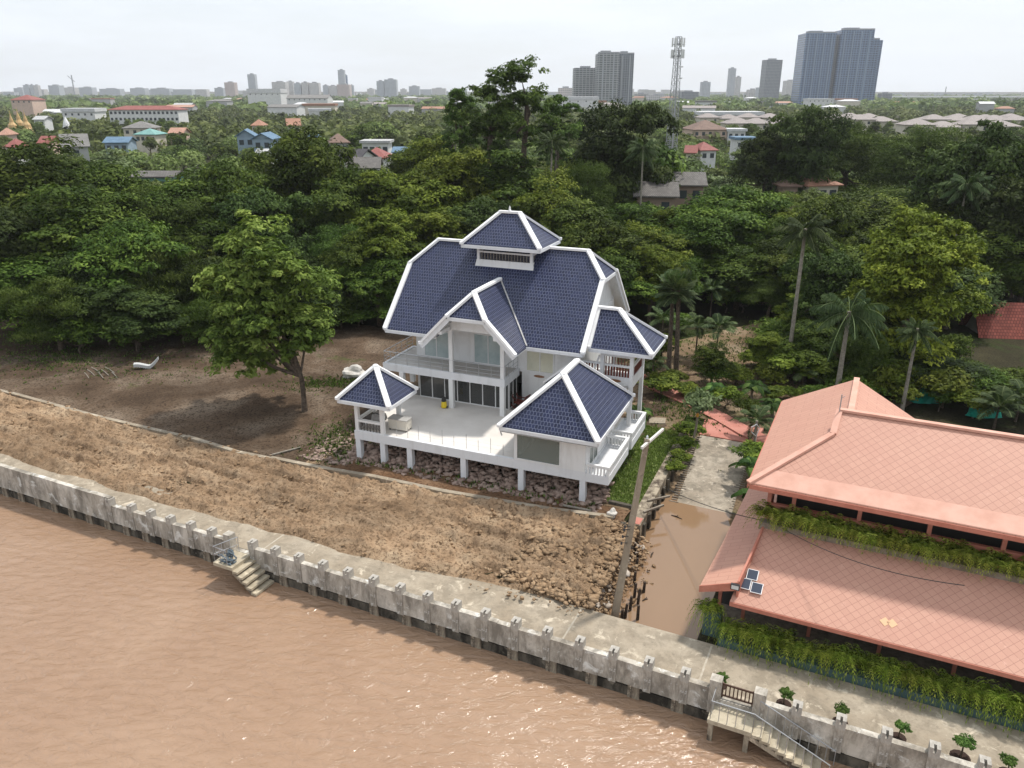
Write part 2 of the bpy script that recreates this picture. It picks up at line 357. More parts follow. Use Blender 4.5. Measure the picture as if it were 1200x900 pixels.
def grid_sheet(name, s0, s1, t0, t1, step, hfun, mat, frame=ww):
    ns, nt_ = int((s1 - s0) / step) + 1, int((t1 - t0) / step) + 1
    S, T = np.meshgrid(np.linspace(s0, s1, ns), np.linspace(t0, t1, nt_), indexing='ij')
    Z = hfun(S, T)
    o = frame(0, 0); ex = frame(1, 0) - o; ey = frame(0, 1) - o
    V = np.stack([o.x + S * ex.x + T * ey.x, o.y + S * ex.y + T * ey.y, Z], -1).reshape(-1, 3)
    I = np.arange(ns * nt_).reshape(ns, nt_)
    F = np.stack([I[:-1, :-1], I[1:, :-1], I[1:, 1:], I[:-1, 1:]], -1).reshape(-1, 4)
    zf = Z.reshape(-1)[F].max(1); F = F[zf > -50]
    return tag(link(name, np_mesh(name, V, F, mat, smooth=True)), kind='structure')
sm = lambda x, a, b_: np.clip((x - a) / (b_ - a), 0, 1) ** 2 * (3 - 2 * np.clip((x - a) / (b_ - a), 0, 1))
tback = lambda s: np.interp(s, [-40, 11, 18, 27, 33.6, 37.6, 42], [9.9, 9.5, 9.85, 10.5, 11.25, 12.0, 12.6])
def tilled(S, T):
    front = np.interp(S, [-40, 0, 8, 21, 26, 31, 37, 45], [1.75, 1.95, 2.0, 2.05, 2.4, 2.7, 3.2, 3.5]) + (fbm(S, T * .3, 3, 4, .35) - .5) * .9
    z = -.07 + sm(T, front - .12, front + .55) * .28
    z += (fbm(S * .55 + T * .18, T, 11, 5, 1.2) - .5) * .42 * sm(T, front, front + .8)
    z -= (fbm(S * .05, T * 1.0, 15, 2, 2.6) - .5) * .60 * sm(T, front + .2, front + .9)
    lump = fbm(S, T, 12, 4, 2.6); z += np.clip(lump - .50, 0, 1) * .75 * sm(T, front, front + .5) + (fbm(S * .7, T, 17, 3, 4.0) - .5) * .30 * sm(T, front, front + .5)
    z -= np.clip(.42 - fbm(S * .35, T * 1.5, 14, 4, .9), 0, 1) * .9 * sm(T, front + .2, front + .9)
    end = sm(S, 33, 36.5); z += end * (np.abs(fbm(S, T, 21, 5, 1.9) - .5) * 1.2 - .10) * sm(T, front, front + .6)
    z -= sm(S, 38.0 + (fbm(T, S * 0, 5, 3, .7) - .5) * .8 + np.clip((8 - T) * .12, -.3, .7), 39.8 + np.clip((8 - T) * .12, -.3, .7)) * 1.7
    z = np.where(T > tback(S) - .15, np.minimum(z, -.02), z)
    return z
grid_sheet('tilled_earth', -45, 41.2, 1.0, 12.4, .105, tilled, M['tilled'])
def earthh(S, T):
    e = np.interp(S, [-60, 20, 40], [60, 52, 40]); edge = sm(T, tback(S) + .1, tback(S) + .5)
    z = .02 + (fbm(S, T, 31, 5, .5) - .45) * .22 + np.clip(fbm(S * .6, T, 33, 5, 1.3) - .5, 0, 1) * .35
    ins = (S > 16) & (T < 14.5) & (S < 40)
    z = np.where(ins, z * .4 - .10, z)
    return z * edge - .05 * (1 - edge) - sm(S, 36.0, 38) * .3
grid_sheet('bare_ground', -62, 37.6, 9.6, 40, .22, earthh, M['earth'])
# muddy ditch in front of the stilts
grid_sheet('muddy_ditch', 17, 38.2, 10.0, 13.9, .2, lambda S, T: .06 + (fbm(S, T, 41, 4, 1.1) - .5) * .10 - sm(T, 13.0, 13.9) * .1 - sm(-T, -tback(S) - .5, -tback(S)) * .12 - sm(-S, -19, -17) * .15, M['mud'])
# lawn and garden beside the house
def lawnh(S, T): return .035 + (fbm(S, T, 51, 4, .8) - .5) * .06
def house_sheet(name, poly, z, mat):
    bb = MB(); bb.add([tuple(hw(u, v, z)) for u, v in poly]); return tag(bb.build(name, mat), kind='structure')
bb = MB(); bb.add([tuple(ww(s, t, .03)) for s, t in ((31.0, 13.5), (38.1, 13.5), (37.7, 29.8), (45, 30), (52, 36), (56, 46), (56, 62), (40, 62), (30, 46), (28, 28))]); tag(bb.build('garden_earth', M['garden']), kind='structure')
bb = MB(); bb.add([tuple(ww(s, t, .07)) for s, t in ((32.6, 14.6), (35.2, 13.9), (38.6, 14.1), (38.2, 24.6), (36.6, 26.4), (34.0, 26.8), (31.5, 25.5))]); tag(bb.build('lawn', M['lawn']), kind='structure')
bb = MB(); bb.hexa([tuple(ww(s, t, -2)) for s, t in ((38.6, 18.2), (40.0, 18.6), (39.7, 28), (38.3, 28))], [tuple(ww(s, t, z)) for s, t, z in ((38.6, 18.2, -.95), (40.0, 18.6, -1.15), (39.7, 28, .0), (38.3, 28, .02))]); tag(bb.build('canal_bank', M['garden']), kind='structure')
bb = MB(); bb.hexa([tuple(ww(s, t, -2)) for s, t in ((43.7, 16), (45.2, 16), (45.2, 29), (43.1, 29))], [tuple(ww(s, t, z)) for s, t, z in ((43.7, 16, -1.15), (45.2, 16, -.5), (45.2, 29, .02), (43.1, 29, .02))]); tag(bb.build('canal_bank', M['garden']), kind='structure')
pw = [(11.2, 66.5), (11.8, 64.6), (13.3, 62.0), (14.9, 59.3), (16.3, 56.6), (17.6, 53.6), (19.2, 51.0), (21.0, 48.5)]
bb = MB()
for i in range(len(pw) - 1):
    def off(k, w):
        a = Vector(pw[max(k - 1, 0)]); c = Vector(pw[min(k + 1, len(pw) - 1)]); d = (c - a).normalized(); p = Vector(pw[k]); return (p.x + d.y * w, p.y - d.x * w)
    q = [off(i, -.75), off(i, .75), off(i + 1, .75), off(i + 1, -.75)]
    bb.hexa([(x, y, .0) for x, y in q][::-1] if False else [(x, y, .0) for x, y in [q[1], q[0], q[3], q[2]]][::-1], [(x, y, .16) for x, y in [q[1], q[0], q[3], q[2]]][::-1])
tag(bb.build('garden_path', M['path']), kind='structure')
# slipway running down into the canal
bb = MB(); bb.hexa([tuple(ww(40.15, 16.6, -2)), tuple(ww(43.75, 16.6, -2)), tuple(ww(43.2, 26.8, -2)), tuple(ww(39.5, 26.8, -2))], [tuple(ww(40.15, 16.6, -1.22)), tuple(ww(43.75, 16.6, -1.22)), tuple(ww(43.2, 26.8, -.06)), tuple(ww(39.5, 26.8, -.06))])
tag(bb.build('slipway', M['ramp']), kind='structure')
bb = MB(); bb.hexa([tuple(ww(39.4, 26.85, -1)), tuple(ww(43.3, 26.85, -1)), tuple(ww(43.6, 29.8, -1)), tuple(ww(39.2, 29.8, -1))], [tuple(ww(39.4, 26.85, .0)), tuple(ww(43.3, 26.85, .0)), tuple(ww(43.6, 29.8, .08)), tuple(ww(39.2, 29.8, .08))])
tag(bb.build('slipway_head', M['path']), kind='structure')
bb = MB()
rr = random.Random(4)
for i in range(34):                                           # plank ends along both edges of the slipway
    t = 17.2 + i * .28; z = -1.22 + (t - 16.6) * .1137
    for s in (40.0 - (t - 16.6) * .06, 43.8 - (t - 16.6) * .055):
        l = rr.uniform(.25, .75); o_ = rr.uniform(-.1, .1); bb.box(s - l / 2 + o_, s + l / 2 + o_, t, t + .09, z - .03, z + .035)
plank = bb.build('slipway_planks', M['wood']); plank.location = WO; plank.rotation_euler = (0, 0, WA)
tag(plank, kind='structure')
# water
sheet('river', [wpoly((-FAR, -FAR), (FAR, -FAR), (FAR, .5), (-FAR, .5))], -1.4, M['river'])
sheet('canal', [wpoly((36.5, 1.0), (46.5, 1.0), (46.5, 20), (36.5, 20))], -1.08, M['canal'])

# ================================================================== EMBANKMENT
emb = empty('river_embankment', WO, WA, 'long stained concrete embankment with its pale walkway running along the brown river', 'embankment')
b = MB()
segs = [(-40, 19.0), (19.0, 46.2), (46.2, 90)]
b.box(-40, 90, .22, 3.32, -.32, 0); b.build('walkway', M['walk'], emb)
pj = mottled('pale_joint', (.36, .31, .24), (.46, .41, .33), 3, .9, 0)
for s in (20.9, 38.9, 45.3): b = MB(); b.box(s, s + .09, .3, 3.2, 0, .006); b.build('expansion_joint', pj, emb)
b = MB(); b.box(-40, 90, .0, .62, -3, -.9); b.build('sea_wall', M['concd'], emb)  # dark face set flush; its colour stands in for shade under the parapet
b = MB(); b.box(-40, 90, .21, .298, -.9, -.33); b.build('deck_beam', M['concd'], emb)
def panel(s0, s1, top, name='parapet'):
    b = MB(); n = max(1, int((s1 - s0) / 1.63)); d = (s1 - s0) / n
    rr2 = random.Random(int(s0 * 10))
    for i in range(n):
        a = s0 + i * d; e = a + d; th = top + rr2.uniform(-.02, .02)
        b.box(a, e, -.09 + rr2.uniform(-.006, .006), .2, -.76 + rr2.uniform(-.015, .015), th)
    b.build(name, M['conc'], emb)
panel(-40, 9.7, .92); panel(9.7, 19.0, .44); panel(20.75, 46.0, .44); panel(48.0, 90, .44)
b = MB(); b.box(19.0, 20.75, -.08, .2, -.8, -.01); b.build('sill', M['conc'], emb); b = MB(); b.box(46.0, 48.0, -.08, .2, -.8, -.01); b.build('sill', M['conc'], emb)
pm = MB()                                                    # a post: shaft on the wall and a notched twin head
pm.box(-.18, .18, -.15, .24, -.78, .40)
pmesh = pm.mesh('post', M['conc'])
pm = MB(); pm.box(-.19, .19, -.17, .25, .402, .64); pm.box(-.19, -.05, -.17, .25, .64, .86); pm.box(.05, .19, -.17, .25, .64, .86); pm.box(-.05, .05, .06, .25, .64, .86)
hmesh = pm.mesh('post_head', M['postc'])
for i, s in enumerate([9.6, 11.45, 13.05, 14.65, 16.25, 17.85, 20.85] + [22.45 + 1.6 * k for k in range(15)] + [49.4 + 1.65 * k for k in range(20)]):
    if 45.6 < s < 48.6: continue
    o = link('post', pmesh, emb); o.location = (s, 0, 0); link('post_head', hmesh, o)
gm = MB(); gm.box(-.24, .24, -.2, .26, -.8, .9); gpm = gm.mesh('gate_post', M['conc'])
for s in (19.15, 46.15, 47.95): o = link('gate_post', gpm, emb); o.location = (s, 0, 0 if s < 30 else .05)
qm = MB(); qm.box(-.27, .27, -.085, -.002, -3, -.70); qmesh = qm.mesh('pier', M['pier'])
k = 0; s = -38.5
while s < 80:
    if not (19.3 < s < 20.5): o = link('pier', qmesh, emb); o.location = (s, 0, 0)
    s += 1.64 if s < 18 else 1.98
# river stairs -------------------------------------------------
def stairs(name, s_land, w_land, z0, t0, t1, nst, run, label, rail):
    r = empty(name, ww(s_land, 0, 0), WA, label, 'stairs')
    b = MB(); b.box(0, w_land, t0, t1, z0 - .2, z0); b.build('landing', M['step'], r)
    b = MB(); dz = (z0 + 1.55) / nst
    for i in range(nst): b.box(w_land + i * run - .02, w_land + (i + 1) * run + .06, t0, t1, z0 - (i + 1) * dz - .07 , z0 - (i + 1) * dz + .06)
    b.build('step', M['step'], r)
    b = MB()
    for t in (t0 + .04, t1 - .16):
        b.hexa([(w_land - .1, t, z0 - .42), (w_land + nst * run, t, z0 - nst * dz - .35), (w_land + nst * run, t + .14, z0 - nst * dz - .35), (w_land - .1, t + .14, z0 - .42)], [(w_land - .1, t, z0 - .21), (w_land + nst * run, t, z0 - nst * dz - .08), (w_land + nst * run, t + .14, z0 - nst * dz - .08), (w_land - .1, t + .14, z0 - .21)])
    if s_land > 30: b.box(.05, .25, t0 + .05, t0 + .25, -2.5, z0 - .2); b.box(w_land - .3, w_land - .1, t0 + .05, t0 + .25, -2.5 if s_land > 30 else z0 - .45, z0 - .2)
    b.build('stringer', M['pier'], r)
    for path, nb in rail:
        b = MB(); P = [Vector(p) for p in path]; b.tube([p + Vector((0, 0, .92)) for p in P], .022, 6)
        if nb[1]: b.tube([p + Vector((0, 0, .45)) for p in P], .016, 5)
        for a, c in zip(P[:-1], P[1:]):
            n = max(1, round((c - a).length / nb[0]))
            for i in range(n + 1): p = a.lerp(c, i / n); b.tube([p, p + Vector((0, 0, .92))], .017, 5)
        b.build('railing', M['metal'], r)
    return r
stairs('river_stairs', 19.35, 1.35, -.02, -1.5, -.09, 6, .29, 'concrete stairs without handrail on their steps, left one, going down into the river', [([(.55, -.1, 0), (.05, -1.4, 0), (1.0, -1.45, 0)], (.42, True))])
stairs('river_stairs', 46.1, 1.8, -.28, -1.12, -.09, 9, .33, 'concrete stairs with two long grey handrails, below the brown gate', [([(.1, -.12, -.28), (.1, -1.05, -.28), (1.8, -1.05, -.28), (4.8, -1.05, -1.6)], (.36, False)), ([(1.9, -.2, -.28), (4.95, -.2, -1.6)], (.36, False))])
# crumpled net bundle on the first landing
b = MB(); rr3 = random.Random(9)
for i in range(16):
    a = Vector((rr3.uniform(.15, 1.1), rr3.uniform(-1.3, -.4), .03)); p = [a]
    for k in range(4): p.append(p[-1] + Vector((rr3.uniform(-.3, .3), rr3.uniform(-.25, .25), rr3.uniform(-.04, .12))))
    for q in p: q.x = min(max(q.x, .1), 1.15); q.y = min(max(q.y, -1.35), -.35); q.z = min(max(q.z, .02), .28)
    b.tube(p, .045, 5)
o = b.build('net_bundle', plain('grey_net', (.10, .13, .15), .7)); o.location = ww(19.35, 0, 0); o.rotation_euler = (0, 0, WA)
tag(o, 'tangled grey blue net heaped on the left landing behind its small railing', 'net')
# brown gate between the two gate posts
g = empty('wooden_gate', ww(46.4, .05, 0), WA, 'low dark brown slatted gate between two concrete posts above the right stairs', 'gate')
b = MB(); b.box(0, 1.3, 0, .05, .1, .17); b.box(0, 1.3, 0, .05, .66, .74); b.box(0, .06, -.005, .055, .02, .76); b.box(1.24, 1.3, -.005, .055, .02, .76); b.build('frame', M['gate'], g)
b = MB()
for i in range(7): b.box(.14 + i * .16, .19 + i * .16, .008, .042, .172, .658)
b.build('slat', M['gate'], g)

# old kerb wall behind the tilled strip, crooked and partly buried
pts = [(-34, 9.95), (-14.7, 10.15), (-4.7, 9.76), (1.3, 9.81), (5.4, 9.87), (10.9, 9.42), (13.6, 9.6), (18, 9.85), (21.8, 10.3), (26.9, 10.5), (33.6, 11.25), (37.6, 12.05)]
b = MB()
for i in range(len(pts) - 1):
    (s0, t0), (s1, t1) = pts[i], pts[i + 1]
    d = Vector((s1 - s0, t1 - t0)).normalized(); n = Vector((-d.y, d.x)) * .17; zz = .13 if s0 < 3 else .20 if s0 < 12 else .29
    q = [(s0 + n.x, t0 + n.y), (s0 - n.x, t0 - n.y), (s1 - n.x, t1 - n.y), (s1 + n.x, t1 + n.y)]
    b.hexa([(x, y, -.4) for x, y in q], [(x, y, zz + .006 * (i % 2)) for x, y in q])
o = b.build('kerb_wall', M['walk']); o.location = WO; o.rotation_euler = (0, 0, WA)
tag(o, 'low crooked concrete kerb half buried between the tilled strip and the bare yard', 'kerb')
# canal retaining wall
cw = empty('canal_wall', ww(39.2, 11.9, 0), WA, 'dark mossy concrete canal wall with a broad top between the lawn and the muddy water', 'wall')
b = MB(); b.hexa([(-.6, 0, -2.5), (.12, 0, -2.5), (-.45, 14.2, -2.5), (-1.1, 14.2, -2.5)], [(-.6, 0, .16), (.12, 0, .16), (-.45, 14.2, .16), (-1.1, 14.2, .16)]); b.build('wall_top', M['pier'], cw)
b = MB(); b.box(-2.6, -.605, -.02, .3, -2.5, -.02); b.box(-2.5, -.62, 1.9, 2.15, -.2, .2); b.build('return_wall', M['concd'], cw)
b = MB()
for i in range(11): x = .1 - .041 * i; b.box(x, x + .14, .6 + i * 1.25, .95 + i * 1.25, -2.5, -.10)
b.build('buttress', M['concd'], cw)
b = MB(); b.box(-.52, .05, .05, .8, .161, .19); b.build('red_slab', M['path'], cw)

# rubble under the deck and clods at the end of the tilled strip (uncountable)
def rocks(name, n, place, rmin, rmax, mat, seed):
    r = np.random.default_rng(seed)
    bv = np.array([(x, y, z) for z in (-.7, .7) for y in (-.75, .75) for x in (-.8, .8)] + [(0, 0, 1.0), (.95, 0, .1), (-.95, .1, 0), (0, .95, .1), (.1, -.95, 0)])
    bm = bmesh.new(); [bm.verts.new(q) for q in bv]; bmesh.ops.convex_hull(bm, input=list(bm.verts)); bm.verts.index_update(); bmesh.ops.triangulate(bm, faces=bm.faces[:]); bv = np.array([v.co[:] for v in bm.verts]); bm.verts.index_update(); bf = np.array([[v.index for v in f.verts] for f in bm.faces]); bm.free()
    V = []; Fc = []
    for i in range(n):
        p = place(r); s = rmin + (rmax - rmin) * r.random() ** 2.2
        v = (bv + (r.random(bv.shape) - .5) * .75) * (1 + (r.random((len(bv), 1)) - .5) * .6) * s * np.array([1.15, .5 + .6 * r.random(), .4 + .35 * r.random()])
        a = r.random() * 6.28; ca, sa = math.cos(a), math.sin(a); v = v @ np.array([[ca, sa, 0], [-sa, ca, 0], [0, 0, 1]])
        Fc.append(bf + len(V) * len(bv)); V.append(v + np.array(p) + np.array([0, 0, s * .2]))
    return link(name, np_mesh(name, np.concatenate(V), np.concatenate(Fc), mat))
def under(r):
    u = -1.0 + 18.5 * r.random(); v = .1 + 1.6 * r.random() ** 1.0 if r.random() < .8 else -.9 + r.random(); h = .75 * np.clip((v + .2) / 1.6, 0, 1)
    return tuple(hw(u, v - .1, .0 + h * r.random()))
tag(rocks('rubble', 1700, under, .10, .25, M['rock'], 3), 'brown broken stones heaped along the stilts under the white deck', 'rubble', kind='stuff')
tag(rocks('rubble', 360, lambda r: tuple(hw(-4.2 + 4 * r.random(), -1.5 + 7 * r.random() * r.random(), .03)), .05, .16, M['rock'], 31), 'loose stones scattered on bare ground left of the stilts', 'rubble', kind='stuff')
def clodp(r):
    if r.random() < .35: s, t = 36.0 + 4.2 * r.random(), 3.2 + 8.6 * r.random()
    else: s, t = 41 - 75 * r.random() ** 1.25, 2.4 + 7.6 * r.random()
    if s > 39.3: return tuple(ww(s, t, -.25 - (s - 39.3) * .55))
    return tuple(ww(s, t, .16))
tag(rocks('soil_clods', 1100, lambda r: tuple(ww(39.4 - 5.5 * r.random() ** 1.5, 3.4 + 8.0 * r.random(), .2)), .05, .21, M['clod'], 15), 'large broken clods at the canal end of the tilled strip', 'soil clods', kind='stuff')
tag(rocks('soil_clods', 3600, clodp, .03, .12, M['clod'], 5), 'crumbled clods of dry brown soil on the tilled strip', 'soil clods', kind='stuff')
tag(rocks('bank_stones', 80, lambda r: tuple(ww(38.9 + 1.0 * r.random(), 3.5 + 7.6 * r.random(), -.4 - .6 * r.random())), .08, .22, mottled('bank_stone', (.34, .27, .21), (.52, .46, .39), 2, .9, .5), 6), 'pale stones along the crumbling end of the strip beside the canal', 'stones', kind='stuff')
def grass_tufts(name, n, place, hmin, hmax, mat, seed, per=5):
    r = np.random.default_rng(seed); P = np.array([place(r) for _ in range(n)]); P = np.repeat(P, per, 0); m = len(P)
    P[:, :2] += r.normal(0, .09, (m, 2)); a = r.random(m) * 6.28; h = hmin + (hmax - hmin) * r.random(m); w = .03 + .03 * r.random(m)
    d = np.stack([np.cos(a), np.sin(a), 0 * a], 1); l = np.stack([-np.sin(a), np.cos(a), 0 * a], 1) * (r.random((m, 1)) - .2) * h[:, None]
    V = np.stack([P - d * w[:, None], P + d * w[:, None], P + l + np.stack([0 * h, 0 * h, h], 1)], 1).reshape(-1, 3)
    return link(name, np_mesh(name, V, np.arange(3 * m).reshape(m, 3), mat, r.random(m)))
def lawnp(r):
    while True:
        s = 32 + 6.6 * r.random(); t = 14 + 12.5 * r.random()
        if s < 38.55 - (t - 14) * .035: return tuple(ww(s, t, .07))
tag(grass_tufts('lawn_grass', 5200, lawnp, .05, .16, L['grass'], 8), 'short patchy green grass between the house and the canal wall', 'grass', kind='stuff')
tag(grass_tufts('ditch_weeds', 260, lambda r: tuple(hw(-2 + 19 * r.random(), -1.0 + 2.6 * r.random(), .08)), .08, .3, L['feather'], 18), 'low weeds among the stones beneath the deck', 'weeds', kind='stuff')
def yardp(r):
    k = [(23, 76, 4, 4), (-38, 70, 6, 3), (-15.6, 64.2, 2.2, 1.0), (-12.6, 52.5, 1.5, 2), (-45, 72, 4, 3), (19.5, 66, 5, 5), (14, 58.0, 1.8, 2)][r.integers(7)]
    return (k[0] + r.normal() * k[2], k[1] + r.normal() * k[3], .06)
tag(grass_tufts('yard_weeds', 3600, yardp, .05, .2, L['feather'], 28), 'thin weed patches on the bare yard and garden earth', 'weeds', kind='stuff')

# utility pole leaning over the canal mouth
pole = empty('utility_pole', (5.0, 32.6, 0), 0, 'leaning square concrete pole with a single crossarm between tilled strip and canal', 'utility pole')
ptop = Vector((1.36, 1.1, 8.65))
b = MB(); b.hexa([(-.17, -.17, -1.6), (.17, -.17, -1.6), (.17, .17, -1.6), (-.17, .17, -1.6)], [tuple(ptop + Vector((x * .11, y * .11, 0))) for x, y in ((-1, -1), (1, -1), (1, 1), (-1, 1))]); b.build('shaft', M['polem'], pole)
a0 = onz(752, 525, 8.5) - Vector((5.0, 32.6, 0)); a1 = onz(777, 503, 8.5) - Vector((5.0, 32.6, 0))
b = MB(); b.bar(a0, a1, .11, .12); b.build('crossarm', plain('pale_crossarm', (.60, .58, .54), .7), pole)
b = MB(); b.lathe(ptop + Vector((0, 0, 0)), [(.05, 0), (.07, .05), (.04, .1), (.06, .14), (.02, .2)], 8); b.build('insulator', M['alu'], pole)
for t_ in (.4, .44, .48, .5):
    b = MB(); c = ptop * t_; b.lathe(c + Vector((-.24, -.1, -.06)), [(.03, 0), (.065, .03), (.04, .07), (.065, .1), (.02, .15)], 8); b.bar(c + Vector((-.26, -.05, 0)), c + Vector((.05, -.05, 0)), .03, .03); b.build('bracket', M['black'], pole)
# mooring stakes
for i, (px, py, h, lean) in enumerate([(743, 653, .9, .02), (747, 653, .7, .05), (745, 668, .75, .08), (743, 685, .8, .04), (754, 694, .62, .05), (743, 700, .85, .07), (747, 708, .9, .1), (738, 715, .8, .06), (747, 726, .85, .02), (732, 724, .8, .1), (729, 726, .6, .0)]):
    p = onz(px, py, -1.08); b = MB(); b.tube([(0, 0, -.8), (lean * .4, 0, h * .45), (lean, lean * .5, h)], [.085, .08, .07], 8)
    o = b.build('mooring_stake', M['stake']); o.location = p
    lab = ['tall dark stake nearest the canal wall corner', 'dark stake just right of the one at the wall corner', 'slightly leaning stake, next in front of the pair at the wall corner', 'lone upright stake midway along the row in the canal', 'short stake standing farthest out in the canal water', 'stake in the middle cluster, nearest the leaning pole', 'longest leaning stake of the middle cluster, towards open canal water', 'stake between the middle cluster and the pair by the walkway', 'upright stake close to the walkway, farther into the canal than the pair', 'right hand stake of the pair at the walkway edge', 'short stake of the pair at the walkway edge, against the bank'][i]
    tag(o, lab, 'stake', 'mooring stakes in the canal mouth')
for px, py, a, l, lb in ((793, 606, -.7, .75, 'dark driftwood stick floating in the middle of the canal'), (764, 650, 1.2, .6, 'thin branch floating near the canal wall'), (756, 703, .5, .35, 'short twig floating beside the stakes')):
    p = onz(px, py, -1.06); d = Vector((math.cos(a), math.sin(a), 0)) * l / 2; b = MB(); b.tube([-d, Vector((0, .05, .01)), d], [.03, .05, .02], 6); b.tube([Vector((0, .05, .01)), Vector((.12, .2, .03))], .02, 5)
    o = b.build('driftwood', M['stake']); o.location = p; tag(o, lb, 'driftwood')
# yard objects
b = MB(); bm = bmesh.new(); bmesh.ops.create_icosphere(bm, subdivisions=3, radius=1)
r = np.random.default_rng(5)
for v in bm.verts:
    c = v.co; k = 1 + .16 * math.sin(3 * c.x + 1) * math.cos(4 * c.y) + .12 * math.sin(7 * c.z + 2 * c.x) + .05 * r.random(); v.co = Vector((c.x * 1.05 * k, c.y * .8 * k, max(c.z, -.35) * .72 * k))
for f in bm.faces: f.smooth = False
me = bpy.data.meshes.new('boulder'); bm.to_mesh(me); bm.free(); me.materials.append(M['boulder'])
o = link('boulder', me); o.location = onz(414, 443, 0) + Vector((0, .4, .25)); tag(o, 'large pale rough boulder on bare ground behind the left pavilion', 'boulder')
p = onz(718, 606, .2); o = link('boulder', me); o.location = p + Vector((0, .3, .05)); o.scale = (.34, .34, .42); o.rotation_euler = (0, 0, 1); tag(o, 'small round pinkish boulder at the corner of the canal wall', 'boulder')
p = onz(171, 433, 0)
b = MB(); n = 14; prof = []
for i in range(n + 1):
    x = i / n; prof.append((x * 2.7 - 1.35, .16 + .18 * math.sin(x * 5.2 + 1.2) + (.75 * max(0, x - .62) / .38)))
for i in range(n):
    (x0, z0), (x1, z1) = prof[i], prof[i + 1]; w0 = .34 - .1 * i / n; w1 = .34 - .1 * (i + 1) / n
    b.hexa([(x0, -w0, z0 - .3), (x1, -w1, z1 - .22), (x1, w1, z1 - .22), (x0, w0, z0 - .3)], [(x0, -w0, z0 + .12), (x1, -w1, z1 + .08), (x1, w1, z1 + .08), (x0, w0, z0 + .12)])
o = b.build('curved_lounger', plain('shade_toned_white', (.50, .51, .50), .5)); o.scale = (.8, .8, .8); o.location = p + Vector((0, .3, .22)); o.rotation_euler = (0, 0, .25); tag(o, 'white curved lounger lying on bare earth under the left trees', 'lounger')  # white plastic darkened in its colour for the tree shade
for i in range(7):
    p = onz(102 + i * 5.5, 441 - (i % 3) * 3, 0); d = Vector((.55 + .1 * (i % 3), -.7, 0)).normalized()
    b = MB(); b.tube([(0, 0, .05 + .03 * (i % 3)), tuple(d * 1.1 + Vector((0, 0, .14))), tuple(d * 2.1 + Vector((0, 0, .07)))][::-1], .04, 6); o = b.build('bamboo_pole', M['palebark']); o.location = p - d * 1.2
    tag(o, 'pale grey pole lying in the loose pile at the foot of the left trees', 'pole', 'pale poles piled under the left trees')
p = onz(770, 493, .1); b = MB(); b.hexa([(-.7, -.5, -.02), (.5, -.62, -.02), (.75, .4, -.02), (-.5, .6, -.02)], [(-.7, -.5, .05), (.5, -.62, .05), (.75, .4, .06), (-.5, .6, .05)]); o = b.build('paving_slab', M['walk']); o.location = p; tag(o, 'loose pale paving slab lying on the lawn beside the house', 'slab')
p = onz(335, 531, .05); b = MB(); b.bar((-1.1, 0, .08), (1.1, .25, .1), .12, .08); o = b.build('plank', M['palebark']); o.location = p; o.rotation_euler = (0, 0, .5); tag(o, 'grey plank lying on the bare yard beside the concrete kerb', 'plank')
for px, py, a, lb in ((772, 585, .3, 'dark timber offcut leaning on the canal wall top'), (766, 597, .5, 'short timber on the grass behind the leaning pole')):
    p = onz(px, py, .2); b = MB(); b.bar((-.75, 0, .02), (.75, 0, .1), .13, .11); o = b.build('timber', M['wood']); o.location = p; o.rotation_euler = (0, 0, a); tag(o, lb, 'timber')
# fallen board at the ditch
p = onz(676, 597, .1); b = MB(); b.bar((-.9, .1, .1), (.9, -.1, .12), .16, .07); o = b.build('plank', M['palebark']); o.location = p; o.rotation_euler = (0, 0, -.3); tag(o, 'plank lying in the muddy ditch in front of the corner stilt', 'plank')

# ================================================================== WHITE HOUSE
H = empty('white_house', HO, TH, 'white house on stilts with dark blue tiled roofs, roof lantern and broad front deck', 'house')
def hb(name, mat, parent=None): 
    class _B(MB): pass
    q = _B(); q.done = lambda smooth=False: q.build(name, mat, parent or H, smooth); return q
# stilts
sm_ = MB(); sm_.box(-.19, .19, -.19, .19, -.3, 1.585); st_mesh = sm_.mesh('stilt', M['fascia'])
for v in (0, 4.1, 8.0):
    for u in (0, 1.94, 4.02, 8.02, 12.08, 16.17):
        if v and u == 1.94: continue
        o = link('stilt', st_mesh, H); o.location = (u, v, 0)
# deck
q = hb('deck', M['deck']); q.box(-.05, 16.25, .0, 9.0, 1.9, 2.19); q.done()
q = hb('deck_fascia', M['fascia']); q.box(-.22, 16.36, -.22, -.002, 1.58, 2.2); q.box(-.22, -.052, 0, 9.0, 1.58, 2.2); q.box(16.252, 16.36, 0, 9, 1.58, 2.2); q.done()
q = hb('deck_beam', M['fascia'])
for v in (4.1, 8.0): q.box(-.05, 16.2, v - .12, v + .12, 1.6, 1.9)
q.done()
q = hb('deck_railing', M['metal'])
for i, u in enumerate([2.95, 3.8, 4.62, 5.5, 6.4, 7.25, 8.15, 9.0, 9.88, 10.75]):
    hgt = .75 if i % 2 else 1.02; q.tube([(u, .1, 2.19), (u, .1, 2.19 + hgt)], .016, 5)
for z in (2.5, 2.8): q.tube([(2.2, .1, z), (11.4, .1, z)], .005, 4)
q.done()
